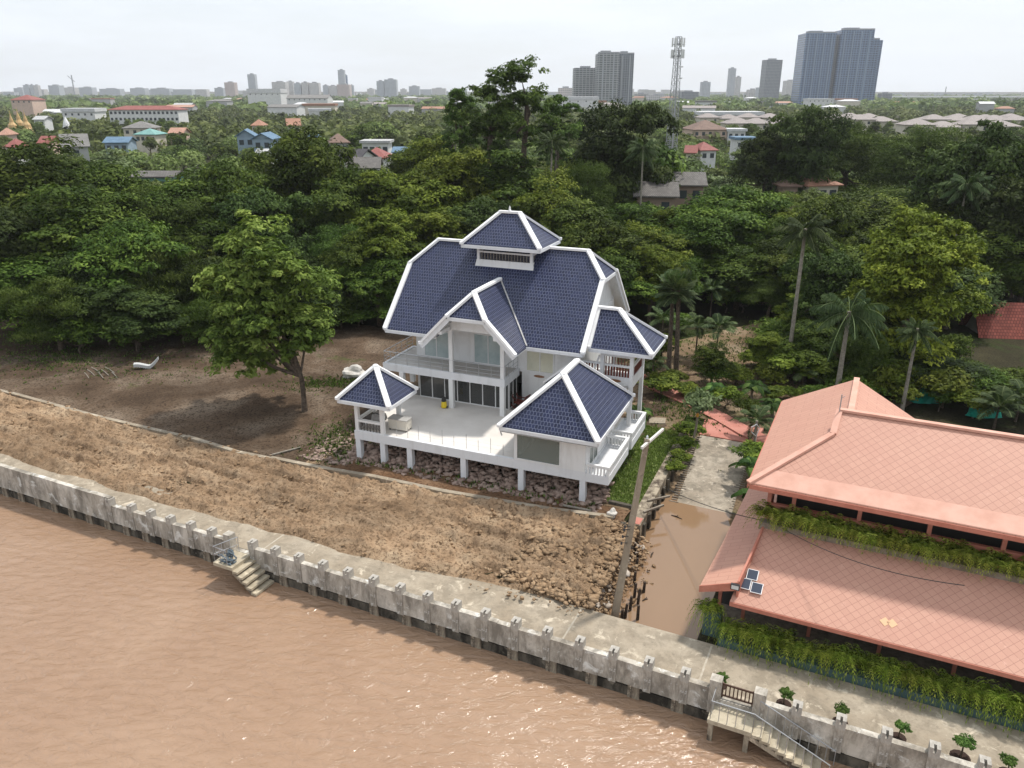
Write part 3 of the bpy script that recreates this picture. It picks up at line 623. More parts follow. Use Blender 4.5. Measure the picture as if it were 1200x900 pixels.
# ground floor body
q = hb('wall', M['white'])
WV = 8.8; BU0, BU1, BV1 = -.2, 13.1, 16.7
q.box(8.55, BU1, WV, WV + .2, .0, 9.1)                        # front right of sunroom
q.box(BU0, .8, WV, WV + .2, .0, 4.4)
q.box(BU0, BU0 + .2, WV + .2, BV1, 0, 9.0); q.box(BU0, BU1, BV1, BV1 + .2, 0, 8.9); q.box(BU1 - .2, BU1, WV + .2, BV1, 0, 9.0)
q.box(BU0, 8.549, WV, WV + .2, 4.7, 9.1)                      # upper front
q.done()
zr_, ze_, ve_, vr_ = 13.143, 7.378, 6.825, 12.719; SL = (zr_ - ze_) / (vr_ - ve_)
rz = lambda v: ze_ + SL * (vr_ - abs(v - vr_) - ve_)
for u0, u1 in ((BU0 + .02, BU0 + .18), (BU1 - .18, BU1 - .02), ):
    q = hb('gable_wall', M['white']); poly = [(8.9, 7.2), (16.6, 7.2), (16.6, rz(16.6) - .22), (14.45, rz(14.45) - .22), (10.99, rz(10.99) - .22), (8.9, rz(8.9) - .22)]
    q.hexa([(u0, v, z) for v, z in poly], [(u1, v, z) for v, z in poly]); q.done()
q = hb('gable_band', M['white']); q.box(BU1 - .01, BU1 + .05, 8.85, 16.6, 8.6, 8.85); q.done()
q = hb('floor_slab', M['floor_in']); q.box(-.15, 13, 7.35, 16.6, 2.0, 2.195); q.box(-.15, 13, 9.0, 16.6, 4.42, 4.7); q.done()
q = hb('room_wall', M['wall_in']); q.box(0, 9.5, 12.8, 12.9, 2.2, 4.4); q.box(5.4, 5.5, 9.5, 12.8, 2.2, 4.4); q.done()
q = hb('staircase', M['wall_in'])
for i in range(10): q.box(1.4 + i * .25, 1.65 + i * .25, 9.6, 10.6, 2.2, 4.1 - i * .19)
q.done()
# sunroom glazing under the balcony
gz0, gz1 = 2.25, 4.36
def glazing(u0, u1, v, n, z0, z1, mat, along='u', name='sliding_door', fw=.07, proud=.05):
    f = MB(); w = (u1 - u0) / n
    def bx(a, c, y0, y1, za, zb):
        if along == 'u': f.box(a, c, v + y0, v + y1, za, zb)
        else: f.box(v + y0, v + y1, a, c, za, zb)
    bx(u0, u1, -proud, proud, z0 - .06, z0); bx(u0, u1, -proud, proud, z1, z1 + .06)
    for i in range(n + 1):
        c = u0 + i * w; bx(max(c - fw / 2, u0), min(c + fw / 2, u1), -proud + .004, proud - .004, z0 + .001, z1 - .001)
    fo = f.build(name, M['white'], H)
    for i in range(n):
        g_ = MB(); a = u0 + i * w + fw / 2 + .002; c = u0 + (i + 1) * w - fw / 2 - .002
        if along == 'u': g_.box(a, c, v - .012, v + .012, z0 + .002, z1 - .002)
        else: g_.box(v - .012, v + .012, a, c, z0 + .002, z1 - .002)
        g_.build('pane', mat, fo)
    return fo
glazing(.83, 4.0, 7.28, 3, gz0, gz1, M['glassd']); glazing(4.0, 8.12, 7.28, 4, gz0, gz1, M['glassd'])
glazing(7.35, 8.75, 8.12, 2, gz0, gz1, M['glassd'], 'v'); glazing(7.35, 8.78, .83, 1, gz0, gz1, M['glassd'], 'v')
# balcony
q = hb('balcony', M['fascia'])
q.box(-1.56, 8.35, 6.0, 6.2, 4.4, 4.95); q.box(8.15, 8.35, 6.2, 8.8, 4.4, 4.95); q.box(-1.56, -1.36, 6.2, 10.6, 4.4, 4.95); q.box(-1.36, -.2, 10.4, 10.6, 4.4, 4.95)
q.done()
q = hb('balcony_floor', mottled('balcony_tile', (.42, .40, .37), (.50, .47, .44), 1, .6, .1)); q.box(-1.36, 8.15, 6.2, 8.8, 4.6, 4.9); q.box(-1.36, -.2, 8.8, 10.4, 4.6, 4.9); q.done()
cm = MB(); cm.box(-.17, .17, -.17, .17, 2.19, 4.41); cmesh = cm.mesh('balcony_column', M['white'])
for u, v in ((4.11, 6.12), (8.15, 6.12), (-.0, 6.12), (-1.3, 9.9)): o = link('balcony_column', cmesh, H); o.location = (u, v, 0)
cm = MB(); cm.box(-.14, .14, -.14, .14, 4.952, 8.6); cmesh = cm.mesh('gable_column', M['white'])
for u in (4.11, 8.12): o = link('gable_column', cmesh, H); o.location = (u, 6.22, 0)
q = hb('balcony_railing', M['metal'])
pth = [(-1.46, 10.4), (-1.46, 6.1), (8.25, 6.1), (8.25, 8.7)]
for (a, c), (d, e) in zip(pth[:-1], pth[1:]):
    Lr = math.hypot(d - a, e - c); n = max(1, round(Lr / .95))
    for z in (5.22, 5.50, 5.86): q.tube([(a, c, z), (d, e, z)], .028 if z > 5.8 else .014, 5)
    for i in range(n + 1): t = i / n; q.tube([(a + (d - a) * t, c + (e - c) * t, 4.95), (a + (d - a) * t, c + (e - c) * t, 5.86)], .02, 5)
q.done()
# upper windows
def window(u0, u1, v, z0, z1, n, mat, along='u', sgn=-1, fw=.09, name='window'):
    f = MB(); w = (u1 - u0) / n
    def bx(m, a, c, y0, y1, za, zb):
        y0, y1 = v + sgn * y0, v + sgn * y1
        if along == 'u': m.box(a, c, y0, y1, za, zb)
        else: m.box(y0, y1, a, c, za, zb)
    bx(f, u0 - fw, u1 + fw, -.02, .05, z0 - fw, z0); bx(f, u0 - fw, u1 + fw, -.02, .05, z1, z1 + fw); bx(f, u0 - fw, u0, -.02, .048, z0, z1); bx(f, u1, u1 + fw, -.02, .048, z0, z1)
    for i in range(1, n): c = u0 + i * w; bx(f, c - .035, c + .035, -.02, .04, z0, z1)
    fo = f.build(name, M['white'], H)
    for i in range(n):
        g_ = MB(); bx(g_, u0 + i * w + (.036 if i else .001), u0 + (i + 1) * w - (.036 if i < n - 1 else .001), -.015, .015, z0 + .001, z1 - .001); g_.build('pane', mat, fo)
    return fo
window(.55, 2.55, WV, 4.98, 7.0, 2, M['glassg']); window(4.75, 6.95, WV, 4.98, 7.15, 2, M['glassg']); window(8.95, 10.95, WV, 4.9, 6.35, 2, M['glassc'])
q = hb('plaque', M['plaque']); q.hexa([(9.4 + .5 + .42 * math.cos(a * .5236), WV - .012, 4.52 + .09 * math.sin(a * .5236)) for a in range(12)], [(9.4 + .5 + .42 * math.cos(a * .5236), WV - .05, 4.52 + .09 * math.sin(a * .5236)) for a in range(12)]); q.done()

# roofs -----------------------------------------------------------------
def roof(name, planes, caps, eaves, th=.16, cw=.34, eave_h=.24):
    b = MB()
    for p in planes: b.slab(p, th)
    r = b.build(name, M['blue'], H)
    b = MB()
    for p, q_ in caps: b.bar(p, q_, cw, .16, lift=.06)
    for pt in {tuple(round(c, 3) for c in x) for e in caps for x in e}: b.lathe((pt[0], pt[1], pt[2] - .04), [(cw * .5, 0), (cw * .5, .16), (cw * .3, .2)], 10)
    b.build('ridge_cap', M['cap'], r)
    b = MB()
    for p in planes: b.slab([(x, y, z - th - .004) for x, y, z in p], .03)
    b.build('soffit', M['white'], r)
    if eaves:
        b = MB()
        for p, q_ in eaves: b.bar((p[0], p[1], p[2] - .17), (q_[0], q_[1], q_[2] - .17), .13, eave_h)
        b.build('eave_board', M['fascia'], r)
    return r
uL, uR = -1.687, 13.758; aL = 1.66; tj = .719
vj = ve_ + (vr_ - ve_) * tj; zj = ze_ + (zr_ - ze_) * tj; vb = 2 * vr_ - ve_; vjb = 2 * vr_ - vj
A, B = (uL + aL, vr_, zr_), (uR - aL, vr_, zr_)
JLf, JRf, JLb, JRb = (uL, vj, zj), (uR, vj, zj), (uL, vjb, zj), (uR, vjb, zj)
ELf, ERf, ELb, ERb = (uL, ve_, ze_), (uR, ve_, ze_), (uL, vb, ze_), (uR, vb, ze_)
_n0, _n1, _nb = (2.514 + .1, ve_, ze_), (9.648 - .1, ve_, ze_), (6.081, ve_ + (10.85 - ze_) / SL, 10.85)
mr = roof('main_roof', [[ELf, _n0, _nb, _n1, ERf, JRf, B, A, JLf], [ERb, ELb, JLb, A, B, JRb], [JRf, JRb, B], [JLb, JLf, A]],
     [(A, B), (A, JLf), (JLf, ELf), (B, JRf), (JRf, ERf), (B, JRb), (JRb, ERb), (A, JLb), (JLb, ELb)], [(ELf, _n0), (_n1, ERf), (ELb, ERb), (JRf, JRb), (JLf, JLb)], .2, .36)
for J, E in ((JRf, ERf), (JRb, ERb), (JLf, ELf), (JLb, ELb)):
    b = MB(); b.bar((J[0], J[1], J[2] - .22), (E[0], E[1], E[2] - .22), .12, .34, up=(0, 0, 1)); b.build('bargeboard', M['fascia'], mr)
# front gable
du, dw, dzr, dv, dzj, dze, da = 6.081, 3.567, 10.987, 4.666, 9.55, 7.359, 1.341
dj = dw * (dzr - dzj) / (dzr - dze); rb = ve_ + (dzr - ze_) / SL
a_ = (du, dv + da, dzr); bk = (du, rb, dzr); jl, jr = (du - dj, dv, dzj), (du + dj, dv, dzj); el, er = (du - dw, dv, dze), (du + dw, dv, dze); vl, vr2 = (du - dw, ve_ + .0, dze), (du + dw, ve_ + .0, dze)
fr = roof('front_gable_roof', [[el, jl, a_, bk, vl][::-1], [er, vr2, bk, a_, jr], [jl, jr, a_]], [(a_, bk), (a_, jl), (a_, jr), (jl, el), (jr, er)], [(jl, jr)], .16, .36)
for s_, J, E in ((-1, jl, el), (1, jr, er)): b = MB(); b.bar((J[0], J[1] + .02, J[2] - .24), (E[0], E[1] + .02, E[2] - .24), .12, .36); b.build('bargeboard', M['fascia'], fr)
b = MB(); b.bar((vr2[0] + .02, vr2[1], vr2[2] + .04), (bk[0] + .05, bk[1], bk[2] + .02), .10, .05, lift=.02); b.build('valley_flashing', mottled('valley_mortar', (.30, .29, .27), (.55, .54, .52), 6, .9, .3), fr)
q = hb('gable_beam', M['white']); q.hexa([(3.7, 6.08, 8.15), (8.46, 6.08, 8.15), (8.46, 6.36, 8.15), (3.7, 6.36, 8.15)], [(4.5, 6.08, 8.95), (7.66, 6.08, 8.95), (7.66, 6.36, 8.95), (4.5, 6.36, 8.95)]); q.box(4.95, 7.2, 6.1, 6.34, 9.2, 9.34); q.box(5.95, 6.2, 6.12, 6.32, 8.96, 9.19); q.done()
q = hb('gable_infill', M['white']); q.hexa([(4.2, WV + .03, 9.1), (7.96, WV + .03, 9.1), (6.081, WV + .03, 10.72)], [(4.2, WV + .15, 9.1), (7.96, WV + .15, 9.1), (6.081, WV + .15, 10.72)]); q.done()
for u in (4.0, 8.16): q = hb('bracket', M['white']); q.box(u - .12, u + .12, 4.75, 6.07, 8.14, 8.38); q.done()
# pavilion at the deck corner
def hip(name, u0, u1, v0, v1, ze, za, r0, r1, caps_w=.34, th=.14):
    c = [(u0, v0, ze), (u1, v0, ze), (u1, v1, ze), (u0, v1, ze)]
    if r0 == r1: pl = [[c[0], c[1], r0], [c[1], c[2], r0], [c[2], c[3], r0], [c[3], c[0], r0]]; cp_ = [(r0, x) for x in c]
    elif abs(r0[0] - r1[0]) > abs(r0[1] - r1[1]): pl = [[c[0], c[1], r1, r0], [c[1], c[2], r1], [c[2], c[3], r0, r1], [c[3], c[0], r0]]; cp_ = [(r0, r1), (r0, c[0]), (r0, c[3]), (r1, c[1]), (r1, c[2])]
    else: pl = [[c[0], c[1], r0], [c[1], c[2], r1, r0], [c[2], c[3], r1], [c[3], c[0], r0, r1]]; cp_ = [(r0, r1), (r0, c[0]), (r0, c[1]), (r1, c[2]), (r1, c[3])]
    return roof(name, pl, cp_, [(c[i], c[(i + 1) % 4]) for i in range(4)], th, caps_w)
pa = ((-.98 + 2.985) / 2, (-.779 + 2.887) / 2, 6.582)
hip('pavilion_roof', -.98, 2.985, -.779, 2.887, 4.616, 6.582, pa, pa, .36)
q = hb('pavilion_ceiling', M['white']); q.box(-.85, 2.85, -.65, 2.75, 4.30, 4.42); q.done()
pp = MB(); pp.box(-.13, .13, -.13, .13, 2.19, 4.31); ppm = pp.mesh('pavilion_post', M['white'])
for u, v in ((0, -.05), (1.98, -.05), (0, 2.1), (1.98, 2.1)): o = link('pavilion_post', ppm, H); o.location = (u, v, 0)
def balustrade(x0, x1, c, z0, z1, n, along='u', mat_b='stain', name='balustrade', prof=None):
    f = MB()
    def bx(a, d, y, za, zb): f.box(a, d, c - y, c + y, za, zb) if along == 'u' else f.box(c - y, c + y, a, d, za, zb)
    bx(x0, x1, .11, z1 - .16, z1); bx(x0, x1, .09, z0, z0 + .06); fo = f.build(name, M['white'], H)
    m_ = MB(); h = z1 - z0 - .22
    m_.lathe((0, 0, 0), prof or [(.05, 0), (.05, h * .08), (.035, h * .16), (.095, h * .45), (.06, h * .75), (.03, h * .88), (.05, h)], 8); bmsh = m_.mesh('baluster', M[mat_b], True)
    for i in range(n):
        a = x0 + (x1 - x0) * (i + .5) / n; o = link('baluster', bmsh, fo); o.location = (a, c, z0 + .06) if along == 'u' else (c, a, z0 + .06)
balustrade(.13, 1.85, -.08, 2.2, 3.05, 7); balustrade(.1, 2.0, -.02, 2.2, 3.05, 7, 'v')
# side room
su0, su1, sv0, sv1 = 11.005, 17.272, -1.023, 7.134
smu = (su0 + su1) / 2
hip('side_room_roof', su0, su1, sv0, sv1, 4.718, 7.615, (smu, 1.651, 7.615), (smu, 4.452, 7.615), .38)
q = hb('side_room_wall', M['white'])
q.box(11.64, 16.3, -.226, -.02, 2.201, 2.33); q.box(11.64, 11.86, -.226, -.02, 2.33, 4.6); q.box(14.66, 16.3, -.226, -.02, 2.33, 4.6); q.box(11.86, 14.66, -.226, -.02, 4.0, 4.6)
q.box(16.1, 16.3, -.02, .6, 2.2, 4.6); q.box(16.1, 16.3, 2.3, 6.4, 2.2, 4.6); q.box(16.1, 16.3, .6, 2.3, 4.25, 4.6); q.box(11.64, 16.1, 6.2, 6.4, 2.2, 4.6); q.box(11.64, 11.84, 4.6, 6.2, 2.2, 4.6); q.box(11.64, 11.84, -.02, 4.6, 4.2, 4.6); q.box(11.64, 11.84, -.02, 4.6, 2.19, 2.3)
q.box(11.0, 17.2, -.95, 7.05, 4.30, 4.32)
q.done()
q = hb('side_room_back', M['wall_in']); q.box(11.9, 16.0, 5.9, 6.1, 2.2, 4.4); q.done()
q = hb('side_room_floor', M['deck']); q.box(11.85, 16.1, 0, 6.1, 2.192, 2.2); q.done()
window(11.86, 14.66, -.226, 2.36, 3.98, 1, M['glassr'], fw=.07); window(.0, 4.6, 11.64, 2.32, 4.18, 4, M['glassr'], 'v', -1, .04, 'side_window'); window(.6, 2.3, 16.3, 2.25, 4.2, 2, M['glassr'], 'v', 1, .06, 'balcony_door')
# small side balcony and the one behind it
def side_balcony(v0, v1, zf):
    q = MB(); u1 = 17.81
    q.box(16.362, u1, v0, v1, 1.58, zf); q.box(16.37, u1, v0, v0 + .12, zf, zf + .12); q.box(u1 - .12, u1, v0 + .12, v1, zf, zf + .12); q.box(16.37, u1 - .12, v1 - .12, v1, zf, zf + .12)
    o = q.build('side_balcony', M['fascia'], H)
    f = MB(); zt = 2.8
    f.box(16.37, u1 + .03, v0 - .03, v0 + .17, zt - .17, zt); f.box(u1 - .17, u1 + .03, v0 + .17, v1 - .17, zt - .17, zt); f.box(16.37, u1 + .03, v1 - .17, v1 + .03, zt - .17, zt)
    f.box(u1 - .15, u1, v0, v0 + .15, zf + .12, zt - .17); f.box(u1 - .15, u1, v1 - .15, v1, zf + .12, zt - .17); f.build('balcony_rail', M['white'], o)
    k = MB(); k.box(-.045, .045, -.045, .045, 0, zt - .17 - zf - .12); km = k.mesh('baluster', M['white'])
    for i in range(6): x = link('baluster', km, o); x.location = (16.5 + i * .2, v0 + .07, zf + .12); y = link('baluster', km, o); y.location = (16.5 + i * .2, v1 - .07, zf + .12)
    n = int((v1 - v0) / .24)
    for i in range(n): x = link('baluster', km, o); x.location = (u1 - .07, v0 + .25 + i * .24, zf + .12)
side_balcony(-.215, 4.55, 2.02); side_balcony(5.3, 9.2, 2.02)
# annex porch
au0, au1, av0, av1, aze, aza, aur = 13.892, 18.262, 7.643, 11.929, 7.571, 9.829, 15.386; am = (av0 + av1) / 2
c0, c1, c2, c3 = (au0, av0, aze), (au1, av0, aze), (au1, av1, aze), (au0, av1, aze); r0, r1 = (au0, am, aza), (aur, am, aza)
roof('annex_roof', [[c0, c1, r1, r0], [c1, c2, r1], [c2, c3, r0, r1]], [(r0, r1), (r0, c0), (r1, c1), (r1, c2), (r0, c3)], [(c0, c1), (c1, c2), (c2, c3)], .14, .36)
q = hb('annex_frame', M['white'])
for u in (14.78, 16.86):
    for v in (8.2, 11.3): q.box(u - .13, u + .13, v - .13, v + .13, -.2, 7.45)
q.box(13.1, 14.65, 8.15, 8.25, 4.95, 5.5); q.box(14.91, 16.73, 8.12, 8.28, 4.95, 5.55); q.box(16.78, 16.94, 8.33, 11.17, 4.95, 5.55); q.box(14.91, 16.73, 8.12, 8.28, 6.25, 6.4); q.box(16.78, 16.94, 8.33, 11.17, 6.25, 6.4); q.box(13.1, 16.9, 8.3, 11.2, 4.7, 4.9)
q.box(14.91, 16.73, 8.12, 8.28, 6.95, 7.5); q.box(16.78, 16.94, 8.33, 11.17, 6.95, 7.5); q.box(13.1, 14.65, 8.12, 8.28, 6.3, 6.42)
q.bar((14.1, 8.2, 5.6), (14.55, 8.2, 6.9), .12, .12); q.done()
q = hb('annex_screen', M['redwood'])
for i in range(9): q.box(14.98 + i * .2, 15.1 + i * .2, 8.17, 8.23, 5.55, 6.25)
q.done(); q = hb('annex_screen', M['redwood'])
for i in range(13): q.box(16.83, 16.89, 8.4 + i * .21, 8.52 + i * .21, 5.55, 6.25)
q.done(); q = hb('annex_screen', M['redwood'])
for i in range(7): q.box(13.2 + i * .2, 13.3 + i * .2, 8.17, 8.23, 5.5, 6.3)
q.done(); q = hb('annex_screen', M['redwood'])
for i in range(8): q.box(15.0 + i * .22, 15.05 + i * .22, 8.17, 8.23, 6.4, 6.95)
q.done()
q = hb('annex_plaque', M['plaque']); q.hexa([(15.7 + .48 * math.cos(a * .5236), 8.10, 5.26 + .1 * math.sin(a * .5236)) for a in range(12)], [(15.7 + .48 * math.cos(a * .5236), 8.06, 5.26 + .1 * math.sin(a * .5236)) for a in range(12)]); q.done()
# roof lantern
hip('lantern_roof', 2.999, 9.151, vr_ - 2.192, vr_ + 2.192, 13.438, 15.542, (5.235, vr_, 15.542), (6.741, vr_, 15.542), .36)
q = hb('lantern', M['white']); bv = 1.35; b0, b1, z0 = 3.85, 8.3, 11.7
for u in (b0, b1 - .2):
    for v in (vr_ - bv, vr_ + bv - .2): q.box(u, u + .2, v, v + .2, z0, 13.4)
q.hexa([(b0 - .12, vr_ - bv - .12, z0), (b1 + .12, vr_ - bv - .12, z0), (b1 + .12, vr_ - bv + .1, z0), (b0 - .12, vr_ - bv + .1, z0)], [(b0 - .02, vr_ - bv - .03, z0 + .5), (b1 + .02, vr_ - bv - .03, z0 + .5), (b1 + .02, vr_ - bv + .1, z0 + .5), (b0 - .02, vr_ - bv + .1, z0 + .5)])
q.box(b0 + .2, b1 - .2, vr_ + bv - .1, vr_ + bv, z0, z0 + .5); q.box(b0 - .02, b0 + .1, vr_ - bv + .2, vr_ + bv - .2, z0, z0 + .5); q.box(b1 - .1, b1 + .02, vr_ - bv + .2, vr_ + bv - .2, z0, z0 + .5)
for v in (vr_ - bv, vr_ + bv - .12): q.box(b0 + .2, b1 - .2, v + .003, v + .12, 12.72, 12.84); q.box(b0 + .2, b1 - .2, v + .003, v + .12, 13.2, 13.4)
for u in (b0, b1 - .12): q.box(u + .003, u + .117, vr_ - bv + .2, vr_ + bv - .2, 12.72, 12.84); q.box(u + .003, u + .117, vr_ - bv + .2, vr_ + bv - .2, 13.2, 13.4)
q.done()
q = hb('lantern_slat', M['stain'])
for i in range(17): a = b0 + .32 + i * .24; q.box(a, a + .12, vr_ - bv + .03, vr_ - bv + .09, z0 + .5, 12.72); q.box(a, a + .12, vr_ + bv - .09, vr_ + bv - .03, z0 + .5, 12.72)
for i in range(9): a = vr_ - bv + .3 + i * .24; q.box(b1 - .09, b1 - .03, a, a + .12, z0 + .5, 12.72)
q.done()
q = hb('finial', M['cap']); q.lathe((5.95, vr_, 15.66), [(.1, 0), (.12, .08), (.05, .15), (.08, .22), (.02, .4)], 8); q.done()
q = hb('downpipe', M['fascia']); q.tube([(11.04, -.98, 4.55), (11.0, -.9, 4.3), (11.05, -.8, 4.0)], .05, 6); q.done()

# things on the deck
def on_deck(name, u, v, label, cat, z=2.19, rz_=0): return empty(name, hw(u, v, z), TH + rz_, label, cat)
s_ = on_deck('pressure_washer', 3.62, 5.75, 'small yellow and black pressure washer standing on the deck by a column', 'washer')
b = MB(); b.lathe((0, 0, .06), [(.2, 0), (.22, .1), (.2, .35), (.17, .48)], 12); b.build('body', M['yellow'], s_)
b = MB(); b.lathe((0, 0, .54), [(.17, 0), (.18, .1), (.14, .3), (.06, .34)], 12); b.tube([(-.12, .1, .7), (-.12, .12, 1.0), (.12, .12, 1.0), (.12, .1, .7)], .025, 6); b.build('top', M['black'], s_)
b = MB(); b.tube([(-.25, .05, .09), (-.19, .05, .09)], .09, 10); b.tube([(.19, .05, .09), (.25, .05, .09)], .09, 10); b.build('wheel', M['black'], s_)
s_ = on_deck('wooden_rocker', 8.75, 7.9, 'dark red carved wooden rocking chair against the white wall on the deck', 'chair', rz_=-.2)
b = MB(); b.box(-.35, .45, -.3, .3, .42, .52); b.build('seat', M['redwood'], s_)
b = MB(); b.hexa([(.38, -.3, .5), (.46, -.3, .5), (.46, .3, .5), (.38, .3, .5)], [(.7, -.3, 1.15), (.78, -.3, 1.15), (.78, .3, 1.15), (.7, .3, 1.15)]); b.build('backrest', M['redwood'], s_)
for y in (-.27, .27):
    b = MB(); b.tube([(-.6, y, .3), (-.4, y, .08), (.1, y, .0), (.6, y, .1), (.8, y, .25)], .045, 6); b.tube([(-.33, y, .05), (-.36, y, .75), (.55, y, .78)], .04, 6); b.tube([(.4, y, .04), (.42, y, .5)], .04, 6); b.tube([(-.36, y, .75), (-.5, y, .95), (-.42, y, 1.05)], .045, 6); b.build('rocker', M['redwood'], s_)
s_ = on_deck('storage_cabinet', 2.35, 1.2, 'low cream cabinet standing on the deck beside the left pavilion', 'cabinet')
b = MB(); b.box(-.45, .95, -.4, .35, .12, .82); b.build('body', plain('cream_laminate', (.62, .58, .50), .5), s_)
b = MB(); b.box(-.5, 1.0, -.45, .4, .822, .86); b.build('top', plain('grey_laminate', (.38, .37, .35), .5), s_)
for x in (-.38, .88):
    for y in (-.33, .28): b = MB(); b.lathe((x, y, 0), [(.05, 0), (.05, .118)], 8); b.build('foot', M['black'], s_)
s_ = on_deck('steel_barbecue', 1.0, 1.1, 'grey dome topped barbecue under the left pavilion roof', 'barbecue')
b = MB(); b.lathe((0, 0, .5), [(.5, 0), (.55, .15), (.5, .35), (.3, .52), (.05, .58)], 14); b.build('lid', mottled('grey_cover', (.26, .25, .24), (.36, .35, .33), 3, .7), s_, True)
for x, y in ((-.35, -.3), (.35, -.3), (0, .4)): b = MB(); b.tube([(x, y, 0), (x * .8, y * .8, .55)], .03, 6); b.build('leg', M['black'], s_)
b = MB(); b.tube([(-.3, -.3, 1.0), (0, -.4, 1.12), (.35, -.3, 1.0)], .03, 6); b.build('handle', M['black'], s_)
# things leaning inside the side room
s_ = empty('stone_plaque', hw(13.9, 3.2, 2.2), TH, 'round carved grey plaque standing inside the side room window', 'plaque')
b = MB(); b.hexa([(.75 * math.cos(a * .4488), -.05, .78 + .75 * math.sin(a * .4488)) for a in range(14)][::-1], [(.75 * math.cos(a * .4488), .05, .78 + .75 * math.sin(a * .4488)) for a in range(14)][::-1]); b.build('disc', mottled('carved_stone', (.25, .25, .24), (.55, .55, .53), 6, .8, .8, .03), s_)
b = MB(); b.box(-.5, .5, -.2, .2, 0, .1); b.build('stand', M['wood'], s_)

# ================================================================== SALMON ROOFED HOUSE ON THE RIGHT BANK
B = empty('riverside_house', WO, WA, 'long house with salmon diamond tiled roofs on two levels, right of the canal', 'house')
def part(q, name, mat, parent=None): return q.build(name, mat, parent or B)
SE = 74                                                       # far (right) end, outside the frame
ze, te, zr2, tr2, s0 = 6.6, 7.2, 9.2, 11.8, 45.65
sl = (zr2 - ze) / (tr2 - te)
q = MB()
kx = 48.9; kt = te + (kx - s0); kz = ze + sl * (kx - s0)
q.slab([(s0, te, ze), (SE, te, ze), (SE, tr2, zr2), (kx + .1, tr2, zr2), (kx, kt, kz)], .16)
q.slab([(kx + .1, tr2, zr2), (SE, tr2, zr2), (SE, tr2 + 5, zr2 - 5 * sl), (kx + .1, tr2 + 5, zr2 - 5 * sl)], .16)
ur = part(q, 'upper_roof', M['pink'])
sr = 49.5; zs2 = ze + sl * (sr - s0)
q = MB(); q.slab([(s0, te, ze), (kx, kt, kz), (kx + .1, tr2, ze + sl * (kx + .1 - s0)), (sr, tr2 + .3, zs2), (sr, 18.3, zs2), (s0, 18.9, ze)], .16)
q.slab([(sr, tr2, zs2), (sr + 4, tr2, zs2 - 4 * sl), (sr + 4, 18.3, zs2 - 4 * sl), (sr, 18.3, zs2)], .16)
wr = part(q, 'wing_roof', M['pinks'])
q = MB(); q.add([(kx + .02, kt, kz - .1), (kx + .1, tr2, ze + sl * (kx + .1 - s0) - .1), (kx + .1, tr2, zr2 - .05)]); part(q, 'gablet', M['pinkp'], ur)
q = MB()
for a, c in (((s0, te, ze), (kx, kt, kz)), ((kx, kt, kz), (kx + .1, tr2, zr2)), ((kx + .1, tr2, zr2), (SE, tr2, zr2)), ((sr, tr2 + .8, zs2), (sr, 18.3, zs2))): q.bar(a, c, .3, .12, lift=.04)
part(q, 'ridge_cap', M['pinkp'], ur)
nrm = Vector((0, -sl, 1)).normalized()
q = MB()
bq = [(s0 + .12, te + .02, ze), (SE, te + .02, ze), (SE, te + .85, ze + .83 * sl), (s0 + .95, te + .85, ze + .83 * sl)]
q.hexa([(x, y, z + .003) for x, y, z in bq], [(x, y, z + .03) for x, y, z in bq]); part(q, 'eave_course', M['pinkp'], ur)
q = MB(); q.tube([(49.0, 11.6, 9.2), (49.0, 11.6, 10.1)], .03, 5); q.tube([(49.0, 11.6, 9.9), (49.15, 11.6, 10.05)], .015, 4); part(q, 'lightning_rod', M['metal'], ur)
q = MB(); q.bar((s0 + .05, te - .03, ze - .16), (SE, te - .03, ze - .16), .06, .22); q.bar((s0 - .03, te, ze - .16), (s0 - .03, 18.9, ze - .16), .06, .2); part(q, 'eave_board', M['pinkw'], ur)
# lower roof
zl, tl, tt = 2.25, 3.75, 8.15
zt = zl + (tt - tl) * .49
q = MB(); q.slab([(45.85, tl, zl), (SE, tl, zl), (SE, tt, zt), (46.5, tt, zt)], .13); lr = part(q, 'lower_roof', M['pink'])
q = MB(); q.bar((45.85, tl - .03, zl - .12), (SE, tl - .03, zl - .12), .05, .2); part(q, 'eave_board', M['pinkw'], lr)
q = MB()
for s in (52.0, 52.28): q.hexa([(s, 4.55, zl + .8 * .49 + .002), (s + .22, 4.35, zl + .6 * .49 + .002), (s + .44, 4.55, zl + .8 * .49 + .002), (s + .22, 4.75, zl + 1.0 * .49 + .002)], [(s, 4.55, zl + .8 * .49 + .02), (s + .22, 4.35, zl + .6 * .49 + .02), (s + .44, 4.55, zl + .8 * .49 + .02), (s + .22, 4.75, zl + 1.0 * .49 + .02)])
part(q, 'pale_tile', plain('pale_tile', (.68, .42, .24), .6), lr)
_z = lambda s: 2.45 + (s - 44.4) * .44
q = MB(); q.slab([(s, t, _z(s)) for s, t in ((44.4, 4.05), (46.1, 3.95), (46.72, 8.0), (44.62, 8.0))], .13); q.slab([(s, t, _z(s)) for s, t in ((44.62, 8.0), (46.72, 8.0), (46.72, 18), (44.95, 18))], .13)
part(q, 'canal_side_roof', M['pinks'])
q = MB(); q.hexa([(44.38, 4.0, 2.14), (46.1, 3.9, 2.78), (46.1, 3.96, 2.78), (44.38, 4.06, 2.14)], [(44.38, 4.0, 2.47), (46.1, 3.9, 3.22), (46.1, 3.96, 3.22), (44.38, 4.06, 2.47)]); part(q, 'bargeboard', M['pinkw'])
q = MB(); q.hexa([(46.05, 4.0, 2.3), (46.14, 4.0, 2.3), (46.72, 9.0, 4.3), (46.62, 9.0, 4.3)], [(46.05, 4.0, 3.22), (46.14, 4.0, 3.22), (46.72, 9.0, 4.6), (46.62, 9.0, 4.6)]); part(q, 'side_board', M['pinkw'])
